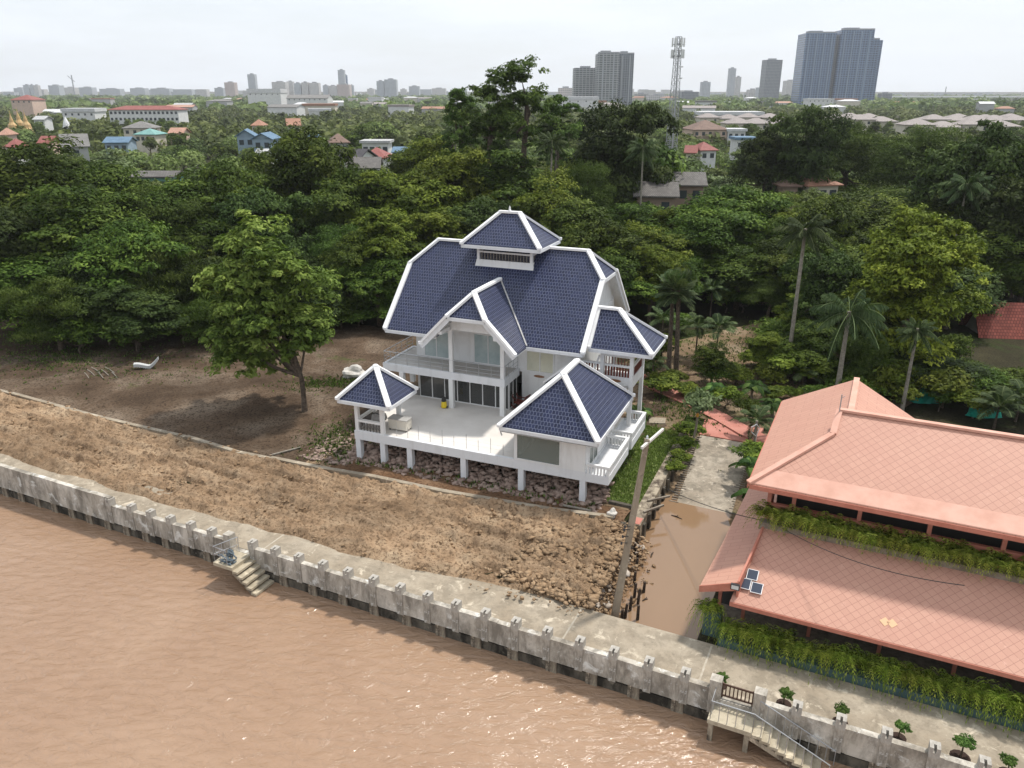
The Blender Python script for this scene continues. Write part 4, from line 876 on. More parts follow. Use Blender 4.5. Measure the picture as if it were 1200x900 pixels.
# walls, floors and balcony
q = MB(); q.box(46.8, SE, 9.6, 9.8, 3.6, 6.9); q.box(46.8, 47.0, 9.8, 18, 0, 6.3); q.box(46.8, SE, 18.0, 18.2, 0, 6.5); q.box(46.9, SE, 6.8, 7.0, -.2, 3.4); q.box(45.0, 46.9, 6.8, 7.0, -.2, 2.5); part(q, 'wall', M['dark'])  # near-black wall colour paints the shade behind eaves and ferns
q = MB(); q.box(46.2, SE, 3.9, 9.6, -.05, .12); q.box(46.9, SE, 8.1, 9.6, 4.0, 4.3); part(q, 'floor', M['wood'])
q = MB(); q.box(46.6, SE, 8.05, 8.25, 5.0, 5.32); q.box(46.5, 46.68, 8.05, 8.3, 4.2, 6.4); q.box(46.68, 47.6, 8.06, 8.2, 5.95, 6.1); q.box(46.5, 46.66, 8.3, 9.8, 4.2, 5.3)
for k in range(9): q.box(47.62 + k * 2.9, 47.80 + k * 2.9, 8.08, 8.26, 4.3, 6.6)
part(q, 'balcony_front', M['pinkw'])
q = MB(); q.box(46.3, SE, 7.62, 8.04, 4.05, 4.45); part(q, 'balcony_planter', M['wood'])
q = MB(); q.hexa([(45.55, 3.36, -.3), (SE, 3.36, -.3), (SE, 4.0, -.3), (45.55, 4.0, -.3)], [(45.55, 3.42, .34), (SE, 3.42, .34), (SE, 4.0, .34), (45.55, 4.0, .34)]); q.box(44.7, 45.5, 4.05, 4.7, -1.2, 1.1); part(q, 'planter', M['teal'])
for k in range(9): q = MB(); q.box(46.2 + k * 3, 46.36 + k * 3, 5.6, 5.75, .12, 3.0); part(q, 'post', M['pinkw'])
for t in (6, 9, 12, 15, 17.5): q = MB(); q.box(45.0, 45.16, t, t + .16, -2, 2.65); part(q, 'post', M['pinkw'])
q = MB(); q.box(44.9, 46.6, 4.8, 18, -.3, -.1); part(q, 'canal_deck', M['wood'])
# solar panels and floodlight on the roof edge
def on_lower(s, t, dz=.0): return (s, t, zl + (t - tl) * .49 + dz)
nl = Vector((0, -.49, 1)).normalized()
for (s, t, lb) in ((46.55, 5.12, 'solar panel nearest the roof ridge, topmost of the three small ones'), (46.32, 4.62, 'left and palest of the three small solar panels on the salmon roof'), (46.86, 4.55, 'right hand lower panel of the three small solar panels')):
    e = empty('solar_panel', ww(*on_lower(s, t, .10)), WA, lb, 'solar panel', 'small solar panels on the salmon roof')
    e.rotation_euler = (math.atan(.49) - .05, 0, WA)
    p_ = MB(); p_.box(-.25, .25, -.28, .28, -.02, .02); p_.build('frame', M['alu'], e)
    p_ = MB(); p_.box(-.225, .225, -.255, .255, .021, .026); p_.build('cell', M['solar'], e)
    p_ = MB(); p_.box(-.02, .02, -.2, .2, -.12, -.021); p_.build('bracket', M['metal'], e)
e = empty('floodlight', ww(46.0, 3.9, 3.0), WA, 'small square floodlight fixed on the salmon roof corner over the canal', 'floodlight')
p_ = MB(); p_.box(-.2, .2, -.14, -.02, -.12, .16); p_.build('housing', M['black'], e)
p_ = MB(); p_.box(-.16, .16, -.15, -.141, -.08, .12); p_.build('lens', plain('lamp_lens', (.6, .6, .58), .2), e)
p_ = MB(); p_.tube([(-.1, -.02, 0), (.0, .1, .05), (.1, .2, .15)], .03, 5); p_.build('arm', M['black'], e)
# overhead cable from the pole over the roof
def cable(name, a, c, sag, label, r=.018, n=24):
    a, c = Vector(a), Vector(c); q = MB(); q.tube([a.lerp(c, i / n) - a - Vector((0, 0, sag * 4 * (i / n) * (1 - i / n))) for i in range(n + 1)], r, 4, False)
    o = q.build(name, M['cable']); o.location = a; tag(o, label, 'cable')
cable('overhead_cable', onz(782, 573, .3), at(905, 612, 33.2), .25, 'thin black cable from the canal wall up to the salmon roof', .022)
cable('overhead_cable', at(905, 612, 33.2), at(1130, 686, 24.6), .55, 'thin black cable drooping above the lower salmon roof', .018)

# ferns -----------------------------------------------------------------
def fern_mesh(seed, n=46, reach=.75, hgt=.35, drop=.7):
    r = np.random.default_rng(seed); V = []; Fc = []; T = []
    for i in range(n):
        a = r.random() * 6.283; L_ = reach * (.55 + .6 * r.random()); up = hgt * (.4 + .9 * r.random()); dr = drop * (.5 + .8 * r.random()); tn = r.random(); yo = (r.random() - .5) * .9
        d = np.array([math.cos(a), math.sin(a), 0]); sd_ = np.array([-d[1], d[0], 0]); o = np.array([yo, (r.random() - .5) * .25, 0])
        pos = lambda t: o + d * L_ * t + np.array([0, 0, up * math.sin(min(t * 2.2, 2.4)) - dr * t * t])
        ns = 9
        for k in range(ns):
            t0_, t1_ = k / ns, (k + 1) / ns; p0, p1 = pos(t0_), pos(t1_); w = .17 * (1 - t0_ ** 2 * .75) * (.7 + .5 * r.random())
            for sg in (-1, 1):
                b_ = len(V); tip = p1 + sd_ * sg * w + np.array([0, 0, -.03 - .04 * r.random()]); V += [p0, p0 * .3 + p1 * .7 + sd_ * sg * w * .3 + np.array([0, 0, .015]), tip, p0 * .55 + p1 * .45]; Fc.append([b_, b_ + 1, b_ + 2, b_ + 3]); T.append(np.clip(tn * .7 + .3 * r.random() + (.1 * t0_), 0, 1))
    return np_mesh('fern', V, Fc, L['fern'], T)
ferns = [fern_mesh(i, 80, .80, .55, 1.15) for i in range(4)]
small_ferns = [fern_mesh(10 + i, 66, .68, .5, .6) for i in range(3)]
fr_ = random.Random(2)
for i in range(24):
    s = 45.9 + i * .84
    if s > 62: break
    o = link('fern', ferns[i % 4]); o.location = ww(s + fr_.uniform(-.12, .12), 3.55 + fr_.uniform(-.05, .05), .92 + fr_.uniform(-.08, .12)); o.rotation_euler = (0, 0, fr_.choice([0, math.pi]) + WA + fr_.uniform(-.3, .3)); k = fr_.uniform(.9, 1.45); o.scale = (k, k, k)
    tag(o, 'arching green fern in the teal planter along the walkway below the lower roof', 'fern', 'ferns in the walkway planter')
for i in range(30):
    s = 46.75 + i * .55
    if s > 62.5: break
    o = link('fern', small_ferns[i % 3]); o.location = ww(s + fr_.uniform(-.1, .1), 7.55 + fr_.uniform(-.05, .05), 4.88 + fr_.uniform(-.08, .12)); o.rotation_euler = (0, 0, fr_.choice([0, math.pi]) + WA + fr_.uniform(-.3, .3)); k = fr_.uniform(.95, 1.3); o.scale = (k, k, k)
    tag(o, 'bushy green fern in the balcony planter between the two salmon roofs', 'fern', 'ferns in the balcony planter')
o = link('fern', ferns[2]); o.location = ww(44.95, 4.1, 1.25); o.scale = (1.0, 1.0, 1.2); tag(o, 'fern clump hanging alone over the canal at the salmon roof corner', 'fern')

# ================================================================== FAR TOWN
RC = dict(grey=((.22, .21, .20), (.28, .27, .25)), red=((.30, .10, .085), (.36, .14, .12)), orange=((.40, .20, .135), (.48, .27, .18)), brown=((.20, .13, .10), (.26, .17, .13)), teal=((.20, .40, .37), (.26, .46, .42)), blue=((.13, .22, .32), (.18, .28, .38)), pale=((.50, .50, .49), (.6, .6, .59)), dark=((.06, .055, .06), (.09, .085, .09)), peach=((.5, .28, .2), (.58, .35, .26)), estate=((.33, .29, .27), (.40, .35, .33)), white=((.72, .72, .72), (.78, .78, .78)), sheet=((.13, .12, .11), (.19, .175, .16)), rtile=((.20, .05, .035), (.30, .08, .055)))
RM = {k: tiled_roof('roof_' + k, *v) for k, v in RC.items()}
WC = dict(white=(.68, .68, .66), cream=(.60, .55, .45), grey=(.42, .42, .41), peach=(.6, .45, .36), blue=(.28, .36, .43), teal=(.16, .32, .26), brown=(.30, .22, .17), dark=(.12, .11, .10))
WM = {k: mottled('wall_' + k, tuple(x * .85 for x in v), v, .6, .8, 0) for k, v in WC.items()}
pane_m = plain('far_window', (.05, .06, .07), .15, .6)
BLOCK = []                                                     # (x0, x1, y_bottom, depth): what trees must not hide
def house(name, label, x0, x1, ytop, yeave, Y, depth=None, roof='hip', rc='grey', wc='white', yaw=0.0, nwin=3, floors=1, ybot=None, cat='house', group=None, over=.6):
    pc = at((x0 + x1) / 2, yeave, Y); zt = at((x0 + x1) / 2, ytop, Y).z; ze_ = pc.z
    wdt = at(x1, yeave, Y).x - at(x0, yeave, Y).x; dep = depth or wdt * .7
    e = empty(name, (pc.x, Y + dep / 2, 0), yaw, label, cat, group)
    hw_, hd = wdt / 2 - over, dep / 2 - over
    b = MB(); b.box(-hw_, hw_, -hd, hd, -.2, ze_ + .1); b.build('wall', WM[wc], e)
    b = MB(); W2, D2 = wdt / 2, dep / 2; th = .2
    c = [(-W2, -D2, ze_), (W2, -D2, ze_), (W2, D2, ze_), (-W2, D2, ze_)]
    if roof == 'hip':
        rl = max(W2 - D2, .01); r0, r1 = (-rl, 0, zt), (rl, 0, zt); pl = [[c[0], c[1], r1, r0], [c[1], c[2], r1], [c[2], c[3], r0, r1], [c[3], c[0], r0]]
    elif roof == 'gable': r0, r1 = (-W2, 0, zt), (W2, 0, zt); pl = [[c[0], c[1], r1, r0], [c[2], c[3], r0, r1]]
    elif roof == 'front': r0, r1 = (0, -D2, zt), (0, D2, zt); pl = [[c[1], c[2], r1, r0], [c[3], c[0], r0, r1]]
    elif roof == 'shed': pl = [[c[0], c[1], (W2, D2, zt), (-W2, D2, zt)]]
    else: pl = [[(x, y, zt) for x, y, _ in c]]; th = zt - ze_
    for p_ in pl: b.slab(p_, th)
    b.build('roof', RM[rc], e)
    if roof in ('gable', 'front'):
        b = MB()
        if roof == 'front': b.hexa([(-hw_, -hd, ze_), (hw_, -hd, ze_), (0, -hd, zt - .3)][::1], [(-hw_, -hd + .1, ze_), (hw_, -hd + .1, ze_), (0, -hd + .1, zt - .3)])
        else:
            for x in (-hw_, hw_ - .1): b.hexa([(x, -hd, ze_), (x, hd, ze_), (x, 0, zt - .3)], [(x + .1, -hd, ze_), (x + .1, hd, ze_), (x + .1, 0, zt - .3)])
        b.build('gable', WM[wc], e)
    fh = 3.1
    wv = MB(); wv.box(-.6, .6, -.06, .06, 0, 1.3); wmesh = wv.mesh('window', pane_m)
    for f in range(floors):
        zb = ze_ - 2.2 - f * fh
        if zb < 0: break
        for i in range(nwin): o = link('window', wmesh, e); o.location = (-hw_ + 2 * hw_ * (i + .5) / nwin, -hd - .02, zb); o.scale = (min(1, 1.2 * hw_ / nwin), 1, 1)
    BLOCK.append((x0, x1, ybot or (yeave + (yeave - ytop) * .5 + 1.5), Y)); return e
house('school', 'long three storey white school with a red roof', 125, 209, 124, 128.5, 430, 14, 'hip', 'red', 'white', 0, 16, 3, 142, 'school')
house('villa', 'wide white flat roofed villa left of the red roofed school', 71, 111, 127, 131, 520, 16, 'flat', 'white', 'white', 0, 5, 1, 137)
house('dwelling', 'grey hip roofed two storey house below the red roofed school', 140, 177, 142.5, 150, 330, 12, 'hip', 'grey', 'cream', .15, 4, 2, 163)
house('dwelling', 'low house with a bright turquoise hip roof', 156, 184, 151, 157.5, 300, 9, 'hip', 'teal', 'cream', -.1, 4, 1, 163)
house('dwelling', 'small house with a peach roof right of the turquoise roof', 196, 215, 150, 156, 320, 8, 'gable', 'peach', 'peach', 0, 2, 1, 158)
house('dwelling', 'low house with bright blue metal roof at left', 118, 148, 161, 167, 250, 9, 'gable', 'blue', 'blue', .1, 3, 1, 175)
house('shed', 'long low shed with a grey weathered roof and teal wall', 151, 204, 202, 207, 150, 7, 'gable', 'sheet', 'teal', .02, 5, 1, 213, 'shed')
house('dwelling', 'blue Thai house with stepped gables, right hand one with the arched front', 293, 319, 156, 163, 215, 9, 'front', 'blue', 'blue', 0, 2, 2, 177)
house('dwelling', 'blue Thai house with stepped gables, left hand higher one', 271, 295, 152, 160, 225, 9, 'front', 'blue', 'blue', .2, 2, 2, 176)
house('outbuilding', 'small pale roofed outbuilding in front of the blue Thai houses', 298, 316, 175, 179, 190, 5, 'gable', 'pale', 'white', 0, 1, 1, 182, 'shed')
house('dwelling', 'brown hip roofed house in the middle distance', 380, 405, 157, 167, 225, 9, 'hip', 'brown', 'grey', .3, 2, 1, 172)
house('dwelling', 'long low white house with flat pale roof in the trees', 421, 457, 165, 168, 215, 8, 'flat', 'pale', 'white', 0, 4, 1, 175)
house('dwelling', 'house with dark steep gable and white verges', 394, 429, 176, 187, 170, 10, 'gable', 'dark', 'white', -.25, 2, 1, 189)
house('shed', 'grey weathered roof in front of the dark gabled house', 402, 443, 186, 197, 150, 9, 'gable', 'sheet', 'grey', .1, 2, 1, 201, 'shed')
house('dwelling', 'red hip roofed house beside the dark gabled house', 422, 453, 174, 185, 180, 10, 'hip', 'red', 'white', 0, 2, 1, 188)
house('shed', 'dark blue sheet roofed shed right of the red hip roof', 458, 488, 173, 178, 195, 8, 'gable', 'blue', 'grey', 0, 2, 1, 182, 'shed')
house('dwelling', 'small orange roofed house right of the blue sheet roof', 487, 511, 171, 176, 200, 6, 'hip', 'orange', 'cream', 0, 2, 1, 180)
house('dwelling', 'orange roof far off above the blue Thai houses', 293, 307, 140, 147, 340, 9, 'hip', 'orange', 'cream', 0, 2, 1, 149)
house('dwelling', 'tall orange roofed house far off, right of the other orange roof', 332, 349, 139, 147, 340, 9, 'gable', 'orange', 'cream', .3, 2, 1, 149)
house('dwelling', 'small brick house with pale blue roof', 358, 372, 156, 160, 225, 5, 'hip', 'blue', 'brown', 0, 1, 1, 167)
house('dwelling', 'red roofed house at the left edge', 3, 17, 163, 172, 230, 8, 'hip', 'red', 'white', 0, 1, 1, 175)
house('dwelling', 'low red roof between trees right of the left edge house', 41, 58, 160, 168, 240, 8, 'gable', 'red', 'peach', .1, 1, 1, 169)
house('shed', 'grey sloping roof rising to the right in the left grove', 60, 91, 158, 172, 200, 10, 'gable', 'grey', 'grey', .5, 1, 1, 176, 'shed')
house('dwelling', 'pale blue roofed house near the temple spires', 37, 52, 136, 140, 380, 8, 'gable', 'pale', 'white', 0, 2, 1, 144)
house('temple', 'red many tiered temple roof far at left', 11, 37, 111, 117, 700, 22, 'hip', 'red', 'peach', 0, 4, 1, 117, 'temple')
house('dwelling', 'pinkish house roof at the very left edge', -4, 6, 150, 158, 280, 8, 'hip', 'peach', 'peach', 0, 1, 1, 161)
house('dwelling', 'big two storey house with pinkish brown roof right of the mast', 809, 853, 141, 152, 330, 16, 'hip', 'brown', 'peach', .1, 5, 2, 165)
house('dwelling', 'house with dark red roof in two parts, right hand part', 816, 840, 167, 176, 235, 9, 'hip', 'red', 'white', .2, 2, 1, 181)
house('dwelling', 'house with dark red roof in two parts, left hand lower part', 805, 821, 171, 179, 232, 6, 'gable', 'red', 'cream', -.3, 1, 1, 183)
house('shop', 'white shop with a bright blue awning roof', 862, 890, 161, 164, 270, 9, 'flat', 'blue', 'white', 0, 3, 1, 174, 'shop')
house('dwelling', 'white flat roofed house behind the blue awning shop', 852, 876, 151, 154, 330, 9, 'flat', 'white', 'white', 0, 3, 2, 163)
house('shed', 'grey weathered shed, left and lower of the two', 746, 800, 216, 230, 122, 8, 'gable', 'sheet', 'brown', -.12, 2, 1, 238, 'shed')
house('shed', 'grey weathered shed, right and farther of the two', 777, 832, 204, 217, 132, 8, 'gable', 'sheet', 'brown', -.1, 3, 1, 222, 'shed')
house('dwelling', 'cream house with an orange hip roof among the trees', 936, 984, 203, 217, 135, 10, 'hip', 'orange', 'cream', .25, 3, 1, 224)
house('dwelling', 'small brown roof attached left of the orange roofed house', 915, 941, 213, 218, 134, 7, 'hip', 'brown', 'brown', 0, 1, 1, 221)
house('dwelling', 'red tiled house cut by the right edge behind the yellow green tree', 1160, 1260, 368, 430, 76, 9, 'gable', 'rtile', 'white', -.12, 4, 1, 470)
house('warehouse', 'long white roofed warehouse in the middle distance right of the mast', 820, 896, 131, 135, 600, 25, 'flat', 'white', 'white', 0, 6, 1, 140, 'warehouse')
house('warehouse', 'white dome roofed hall left of the middle', 289, 329, 104, 109, 1050, 30, 'flat', 'white', 'white', 0, 6, 1, 122, 'warehouse')
house('warehouse', 'grey striped hall beside the white dome roofed hall', 335, 384, 111, 115, 950, 30, 'gable', 'grey', 'white', 0, 8, 1, 122, 'warehouse')
house('warehouse', 'white market hall below the apartment pair', 653, 702, 113, 117, 900, 30, 'flat', 'white', 'white', 0, 5, 1, 123, 'warehouse')
house('building', 'low white building at the foot of the big tower block', 947, 978, 115.5, 117, 1100, 20, 'flat', 'white', 'white', 0, 6, 1, 122, 'building')
# housing estate
er = random.Random(8)
est = [(x, 146 + er.uniform(-1, 3), 330) for x in (1081, 1112, 1148, 1180)] + [(x, 140 + er.uniform(-1, 2), 400) for x in (985, 1012, 1038, 1100, 1124, 1150, 1172, 1195)] + [(x, 137.5 + er.uniform(-.5, 1.5), 470) for x in (832, 856, 880, 905, 1000, 1022, 1128, 1160, 1190)] + [(x, 145 + er.uniform(-1, 1), 360) for x in (868, 890, 912)]
for x, y, Y in est:
    w = 13.5 * F_PX / Y; house('estate_house', 'greyish pink hip roofed house in the rows of the right hand estate', x - w / 2, x + w / 2, y - 2.6 * F_PX / Y * .9, y + .3, Y, 11, 'hip', 'estate', 'cream', er.uniform(-.1, .1), 2, 1, y + .6, 'house', 'houses of the far estate')
# small scattered far roofs
for i in range(70):
    x = er.uniform(0, 1200); Y = er.uniform(650, 1700)
    if 940 < x < 1045 and Y > 1200: continue
    zt_ = er.uniform(9, 15); w = er.uniform(14, 34); y = screen((0, Y, zt_))[1]; wp = w * F_PX / Y
    rc = er.choice(['white', 'pale', 'estate', 'peach', 'white', 'grey', 'orange'])
    h_ = house('far_building', 'small pale building among the far trees below the skyline', x - wp / 2, x + wp / 2, y, y + 2.2 * F_PX / Y, Y, w * .6, er.choice(['hip', 'flat', 'gable']), rc, er.choice(['white', 'cream', 'grey']), er.uniform(-.3, .3), 0, 0, y + 3, 'building', 'far buildings in the green belt')
# gold temple spires
for x, y, Y, lb in ((11, 131, 420, 'left golden temple spire'), (19, 127, 430, 'tallest golden temple spire'), (27.5, 130, 420, 'right golden temple spire')):
    p = at(x, y, Y); e = empty('temple_spire', (p.x, Y, 0), 0, lb + ' rising from trees near the left edge', 'spire'); h = p.z
    b = MB(); b.lathe((0, 0, 0), [(3.6, 0), (3.4, h * .35), (2.2, h * .45), (2.0, h * .55), (1.0, h * .65), (.9, h * .72), (.35, h * .85), (.05, h)], 10); b.build('spire', plain('gilded_stucco', (.50, .33, .14), .5), e)
    b = MB(); b.lathe((0, 0, h), [(.12, 0), (.04, .8)], 6); b.build('finial', plain('gold', (.6, .42, .12), .3, .5, .6), e)
p = at(76, 137, 400); e = empty('white_chedi', (p.x, 400, 0), 0, 'slim white stupa among trees right of the golden spires', 'stupa'); b = MB(); b.lathe((0, 0, 0), [(2, 0), (1.8, p.z * .6), (1.2, p.z * .8), (.2, p.z)], 10); b.build('stupa', M['haze_white'], e)

# towers -----------------------------------------------------------------
FM = dict(dark=facade('facade_blue_glass', (.15, .235, .37), (.04, .075, .15), 4, 3.4, 1.2, 1.0, .25), slate=facade('facade_slate', (.22, .24, .26), (.07, .09, .12), 3.2, 3.3, 1.1, 1.3, .4), grey=facade('facade_grey', (.44, .43, .42), (.12, .13, .14), 3.4, 3.2, 1.5, 1.3), pale=facade('facade_pale', (.60, .58, .56), (.22, .23, .24), 4, 3.3, 2.0, 1.6), pink=facade('facade_pink', (.58, .47, .43), (.22, .2, .2), 4, 3.3, 2.0, 1.6), stripe=facade('facade_striped', (.36, .37, .37), (.13, .15, .16), 5.5, 3.1, 1.6, .9))
PL = plain('roof_plant', (.30, .31, .33), .8)
FM['mist'] = facade('facade_painted_haze', (.46, .49, .52), (.27, .30, .34), 4, 3.3, 1.8, 1.5)  # paler facade for far blocks, haze fading painted into its colours
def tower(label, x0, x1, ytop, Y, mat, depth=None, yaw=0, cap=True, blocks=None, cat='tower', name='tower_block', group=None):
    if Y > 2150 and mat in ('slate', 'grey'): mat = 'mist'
    pa_, pb_ = at(x0, ytop, Y), at(x1, ytop, Y); w = pb_.x - pa_.x; d = depth or min(w, 40); cx = (pa_.x + pb_.x) / 2
    e = empty(name, (cx, Y + d / 2, 0), yaw, label, cat, group); h = pa_.z
    b = MB(); b.box(-w / 2, w / 2, -d / 2, d / 2, -1, h); b.build('block', FM[mat], e)
    if cap: b = MB(); b.box(-w * .22, w * .2, -d * .2, d * .2, h, h + max(3, h * .035)); b.build('roof_plant', PL, e)
    return e
def cluster(label, Y, parts, depth, mat, cat='tower', yaw=0):
    cx = at((parts[0][0] + parts[-1][1]) / 2, 100, Y).x; e = empty('tower_block', (cx, Y + depth / 2, 0), yaw, label, cat)
    for i, (x0, x1, yt, dd, ms) in enumerate(parts):
        a, c = at(x0, yt, Y).x - cx, at(x1, yt, Y).x - cx; h = at(x0, yt, Y).z; b = MB(); b.box(a, c, -depth / 2 + dd, depth / 2, -1, h); b.build('block', FM[ms], e)
        b = MB(); b.box(a + .2 * (c - a), c - .35 * (c - a), -depth * .1 + dd / 2, depth * .3, h, h + 4.5); b.box(a, c, -depth / 2 + dd, -depth / 2 + dd + .8, h + .003, h + 2.0); b.build('roof_plant', PL, e)
        if x1 - x0 > 12:
            b = MB(); n = max(2, int((c - a) / 11))
            for k in range(n): xx = a + (k + .5) * (c - a) / n; b.box(xx - .9, xx + .9, -depth / 2 + dd - .9, -depth / 2 + dd - .003, 0, h - 2)
            b.build('facade_fin', plain('facade_fin', (.34, .36, .38) if ms != 'dark' else (.20, .27, .37), .6), e)
    return e
cluster('biggest dark blue tower complex of three slabs on the right skyline', 1350, [(947, 982, 38.5, 0, 'dark'), (982.02, 988, 42, 9, 'slate'), (988.02, 1026, 35, 0, 'dark'), (1026.02, 1033, 46, 6, 'dark')], 46, 'dark', yaw=-.06)
tower('blue glass slab adjoining the biggest complex on its right', 1018, 1035, 47, 1420, 'dark', 40)
cluster('higher of the two grey apartment slabs above the trees at centre', 1250, [(701, 726, 62.5, 0, 'stripe'), (726.02, 744.5, 63, 10, 'slate')], 40, 'stripe')
tower('lower of the two grey apartment slabs above the trees at centre', 673.5, 701, 79.5, 1320, 'stripe', 40)
tower('slim dark rounded office tower right of the white spire tower', 898, 917, 70, 2000, 'slate', 30, .1)
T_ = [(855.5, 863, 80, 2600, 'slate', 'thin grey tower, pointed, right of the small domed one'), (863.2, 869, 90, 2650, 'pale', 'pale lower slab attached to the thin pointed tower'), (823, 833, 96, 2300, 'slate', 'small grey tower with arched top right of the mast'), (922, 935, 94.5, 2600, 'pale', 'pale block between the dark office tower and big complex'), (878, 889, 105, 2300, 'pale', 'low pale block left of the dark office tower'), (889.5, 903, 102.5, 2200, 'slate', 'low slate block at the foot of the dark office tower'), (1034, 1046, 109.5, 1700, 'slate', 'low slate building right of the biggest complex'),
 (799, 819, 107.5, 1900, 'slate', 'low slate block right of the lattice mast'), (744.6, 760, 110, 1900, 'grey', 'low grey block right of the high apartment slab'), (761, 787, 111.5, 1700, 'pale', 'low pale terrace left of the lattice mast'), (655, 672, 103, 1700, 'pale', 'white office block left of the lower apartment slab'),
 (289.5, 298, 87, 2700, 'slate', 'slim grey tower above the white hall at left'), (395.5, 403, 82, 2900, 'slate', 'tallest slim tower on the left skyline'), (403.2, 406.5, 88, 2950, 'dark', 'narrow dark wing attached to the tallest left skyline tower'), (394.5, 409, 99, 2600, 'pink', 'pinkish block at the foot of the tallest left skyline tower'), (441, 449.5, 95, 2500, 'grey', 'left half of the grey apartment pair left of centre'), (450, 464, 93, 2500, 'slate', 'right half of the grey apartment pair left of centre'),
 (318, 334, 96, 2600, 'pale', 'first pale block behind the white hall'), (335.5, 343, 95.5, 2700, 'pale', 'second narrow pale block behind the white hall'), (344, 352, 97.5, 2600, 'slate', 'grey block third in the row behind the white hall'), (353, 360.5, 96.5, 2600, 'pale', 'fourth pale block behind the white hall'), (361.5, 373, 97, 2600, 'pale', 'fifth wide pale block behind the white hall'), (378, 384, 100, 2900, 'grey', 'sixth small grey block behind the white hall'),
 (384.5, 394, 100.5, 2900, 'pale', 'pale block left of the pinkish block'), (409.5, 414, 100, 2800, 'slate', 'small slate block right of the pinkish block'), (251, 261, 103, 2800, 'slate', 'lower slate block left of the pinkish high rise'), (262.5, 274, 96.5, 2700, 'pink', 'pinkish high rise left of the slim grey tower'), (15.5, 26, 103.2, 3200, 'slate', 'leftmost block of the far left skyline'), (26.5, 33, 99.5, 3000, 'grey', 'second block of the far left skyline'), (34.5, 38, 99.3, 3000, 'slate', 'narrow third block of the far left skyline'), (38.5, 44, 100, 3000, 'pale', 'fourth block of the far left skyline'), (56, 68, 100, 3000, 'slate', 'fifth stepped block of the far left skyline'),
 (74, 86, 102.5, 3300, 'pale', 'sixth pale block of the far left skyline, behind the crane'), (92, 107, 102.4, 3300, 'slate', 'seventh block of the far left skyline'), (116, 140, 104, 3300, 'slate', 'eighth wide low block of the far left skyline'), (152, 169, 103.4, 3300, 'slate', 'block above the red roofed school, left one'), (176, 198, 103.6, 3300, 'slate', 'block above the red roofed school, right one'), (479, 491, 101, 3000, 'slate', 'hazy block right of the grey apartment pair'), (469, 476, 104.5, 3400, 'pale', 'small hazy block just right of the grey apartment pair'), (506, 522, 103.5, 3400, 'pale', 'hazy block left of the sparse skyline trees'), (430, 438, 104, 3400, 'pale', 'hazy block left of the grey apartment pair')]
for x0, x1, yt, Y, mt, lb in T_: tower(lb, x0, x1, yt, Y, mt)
sk = random.Random(5)
for i in range(110):
    x = sk.uniform(-10, 1210)
    if 940 < x < 1045: continue
    Y = sk.uniform(2800, 5200); wd_ = sk.uniform(25, 90); wp = wd_ * F_PX / Y; yt = sk.uniform(104.2, 109.5) if x < 800 else sk.uniform(107.5, 110.5)
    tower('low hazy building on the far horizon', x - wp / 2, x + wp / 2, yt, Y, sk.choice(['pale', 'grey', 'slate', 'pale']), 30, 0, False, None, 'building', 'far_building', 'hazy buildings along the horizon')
p = at(893.7, 109, 2100); e = empty('gold_dome', (p.x, 2100, 0), 0, 'tiny golden dome at the foot of the dark office tower', 'dome'); b = MB(); b.lathe((0, 0, p.z - 12), [(7, 0), (8, 3), (7.4, 6), (5, 10), (1, 12)], 12); b.build('dome', plain('gold_leaf', (.55, .42, .15), .3, .5, .5), e); b = MB(); b.box(-8, 8, -8, 8, -1, p.z - 12.01); b.build('base', M['haze_white'], e)
p = at(83.5, 88, 3000); e = empty('tower_crane', (p.x, 3000, 0), 0, 'thin hazy tower crane on the far left skyline', 'crane'); b = MB(); b.box(-1.6, 1.6, -1.6, 1.6, 0, p.z); b.build('mast', PL, e); b = MB(); b.bar((8, 0, p.z - 22), (-14, 0, p.z - 2), 2, 2); b.build('jib', PL, e)
p = at(1109, 101.5, 3000); b = MB(); b.box(-1.2, 1.2, -1.2, 1.2, 0, p.z); o = b.build('antenna_mast', PL); o.location = (p.x, 3000, 0); tag(o, 'very thin mast on the horizon at right', 'mast')
p0, p1 = at(1045, 112.5, 1900), at(1260, 113, 1900); e = empty('elevated_road', (p0.x, 1900, 0), 0, 'long pale elevated road on the horizon at right', 'viaduct'); b = MB(); b.box(0, p1.x - p0.x, 0, 20, p0.z - 3, p0.z); b.build('deck', M['haze_white'], e)
for i in range(12): b = MB(); b.box(i * 36 + 6, i * 36 + 9, 7, 12, 0, p0.z - 3.01); b.build('pier', M['haze_white'], e)

# lattice mast ------------------------------------------------------------
Ym = 240; pt = at(795.5, 43, Ym); pb = at(789.5, 183, Ym)
e = empty('lattice_mast', (pt.x, Ym, 0), .3, 'tall steel lattice telecom mast with antennas near its top', 'mast'); h = pt.z; w0, w1 = 1.4, .62
q = MB(); wz = lambda z: w0 + (w1 - w0) * z / h
for sx in (-1, 1):
    for sy in (-1, 1): q.bar((sx * w0, sy * w0, 0), (sx * w1, sy * w1, h), .12, .12, up=(1, .3, 0))
q.build('leg', M['redpost'], e)
q = MB(); nz = 22
for i in range(nz):
    z0_, z1_ = h * i / nz, h * (i + 1) / nz; a, c = wz(z0_), wz(z1_)
    for (x0, y0, x1, y1) in ((-1, -1, 1, -1), (1, -1, 1, 1), (1, 1, -1, 1), (-1, 1, -1, -1)):
        q.bar((x0 * a, y0 * a, z0_), (x1 * c, y1 * c, z1_), .06, .06, up=(.2, .3, 1)); q.bar((x1 * a, y1 * a, z0_), (x0 * c, y0 * c, z1_), .06, .06, up=(.2, .3, 1)); q.bar((x0 * c, y0 * c, z1_), (x1 * c, y1 * c, z1_), .09, .09)
q.build('brace', M['redpost'], e)
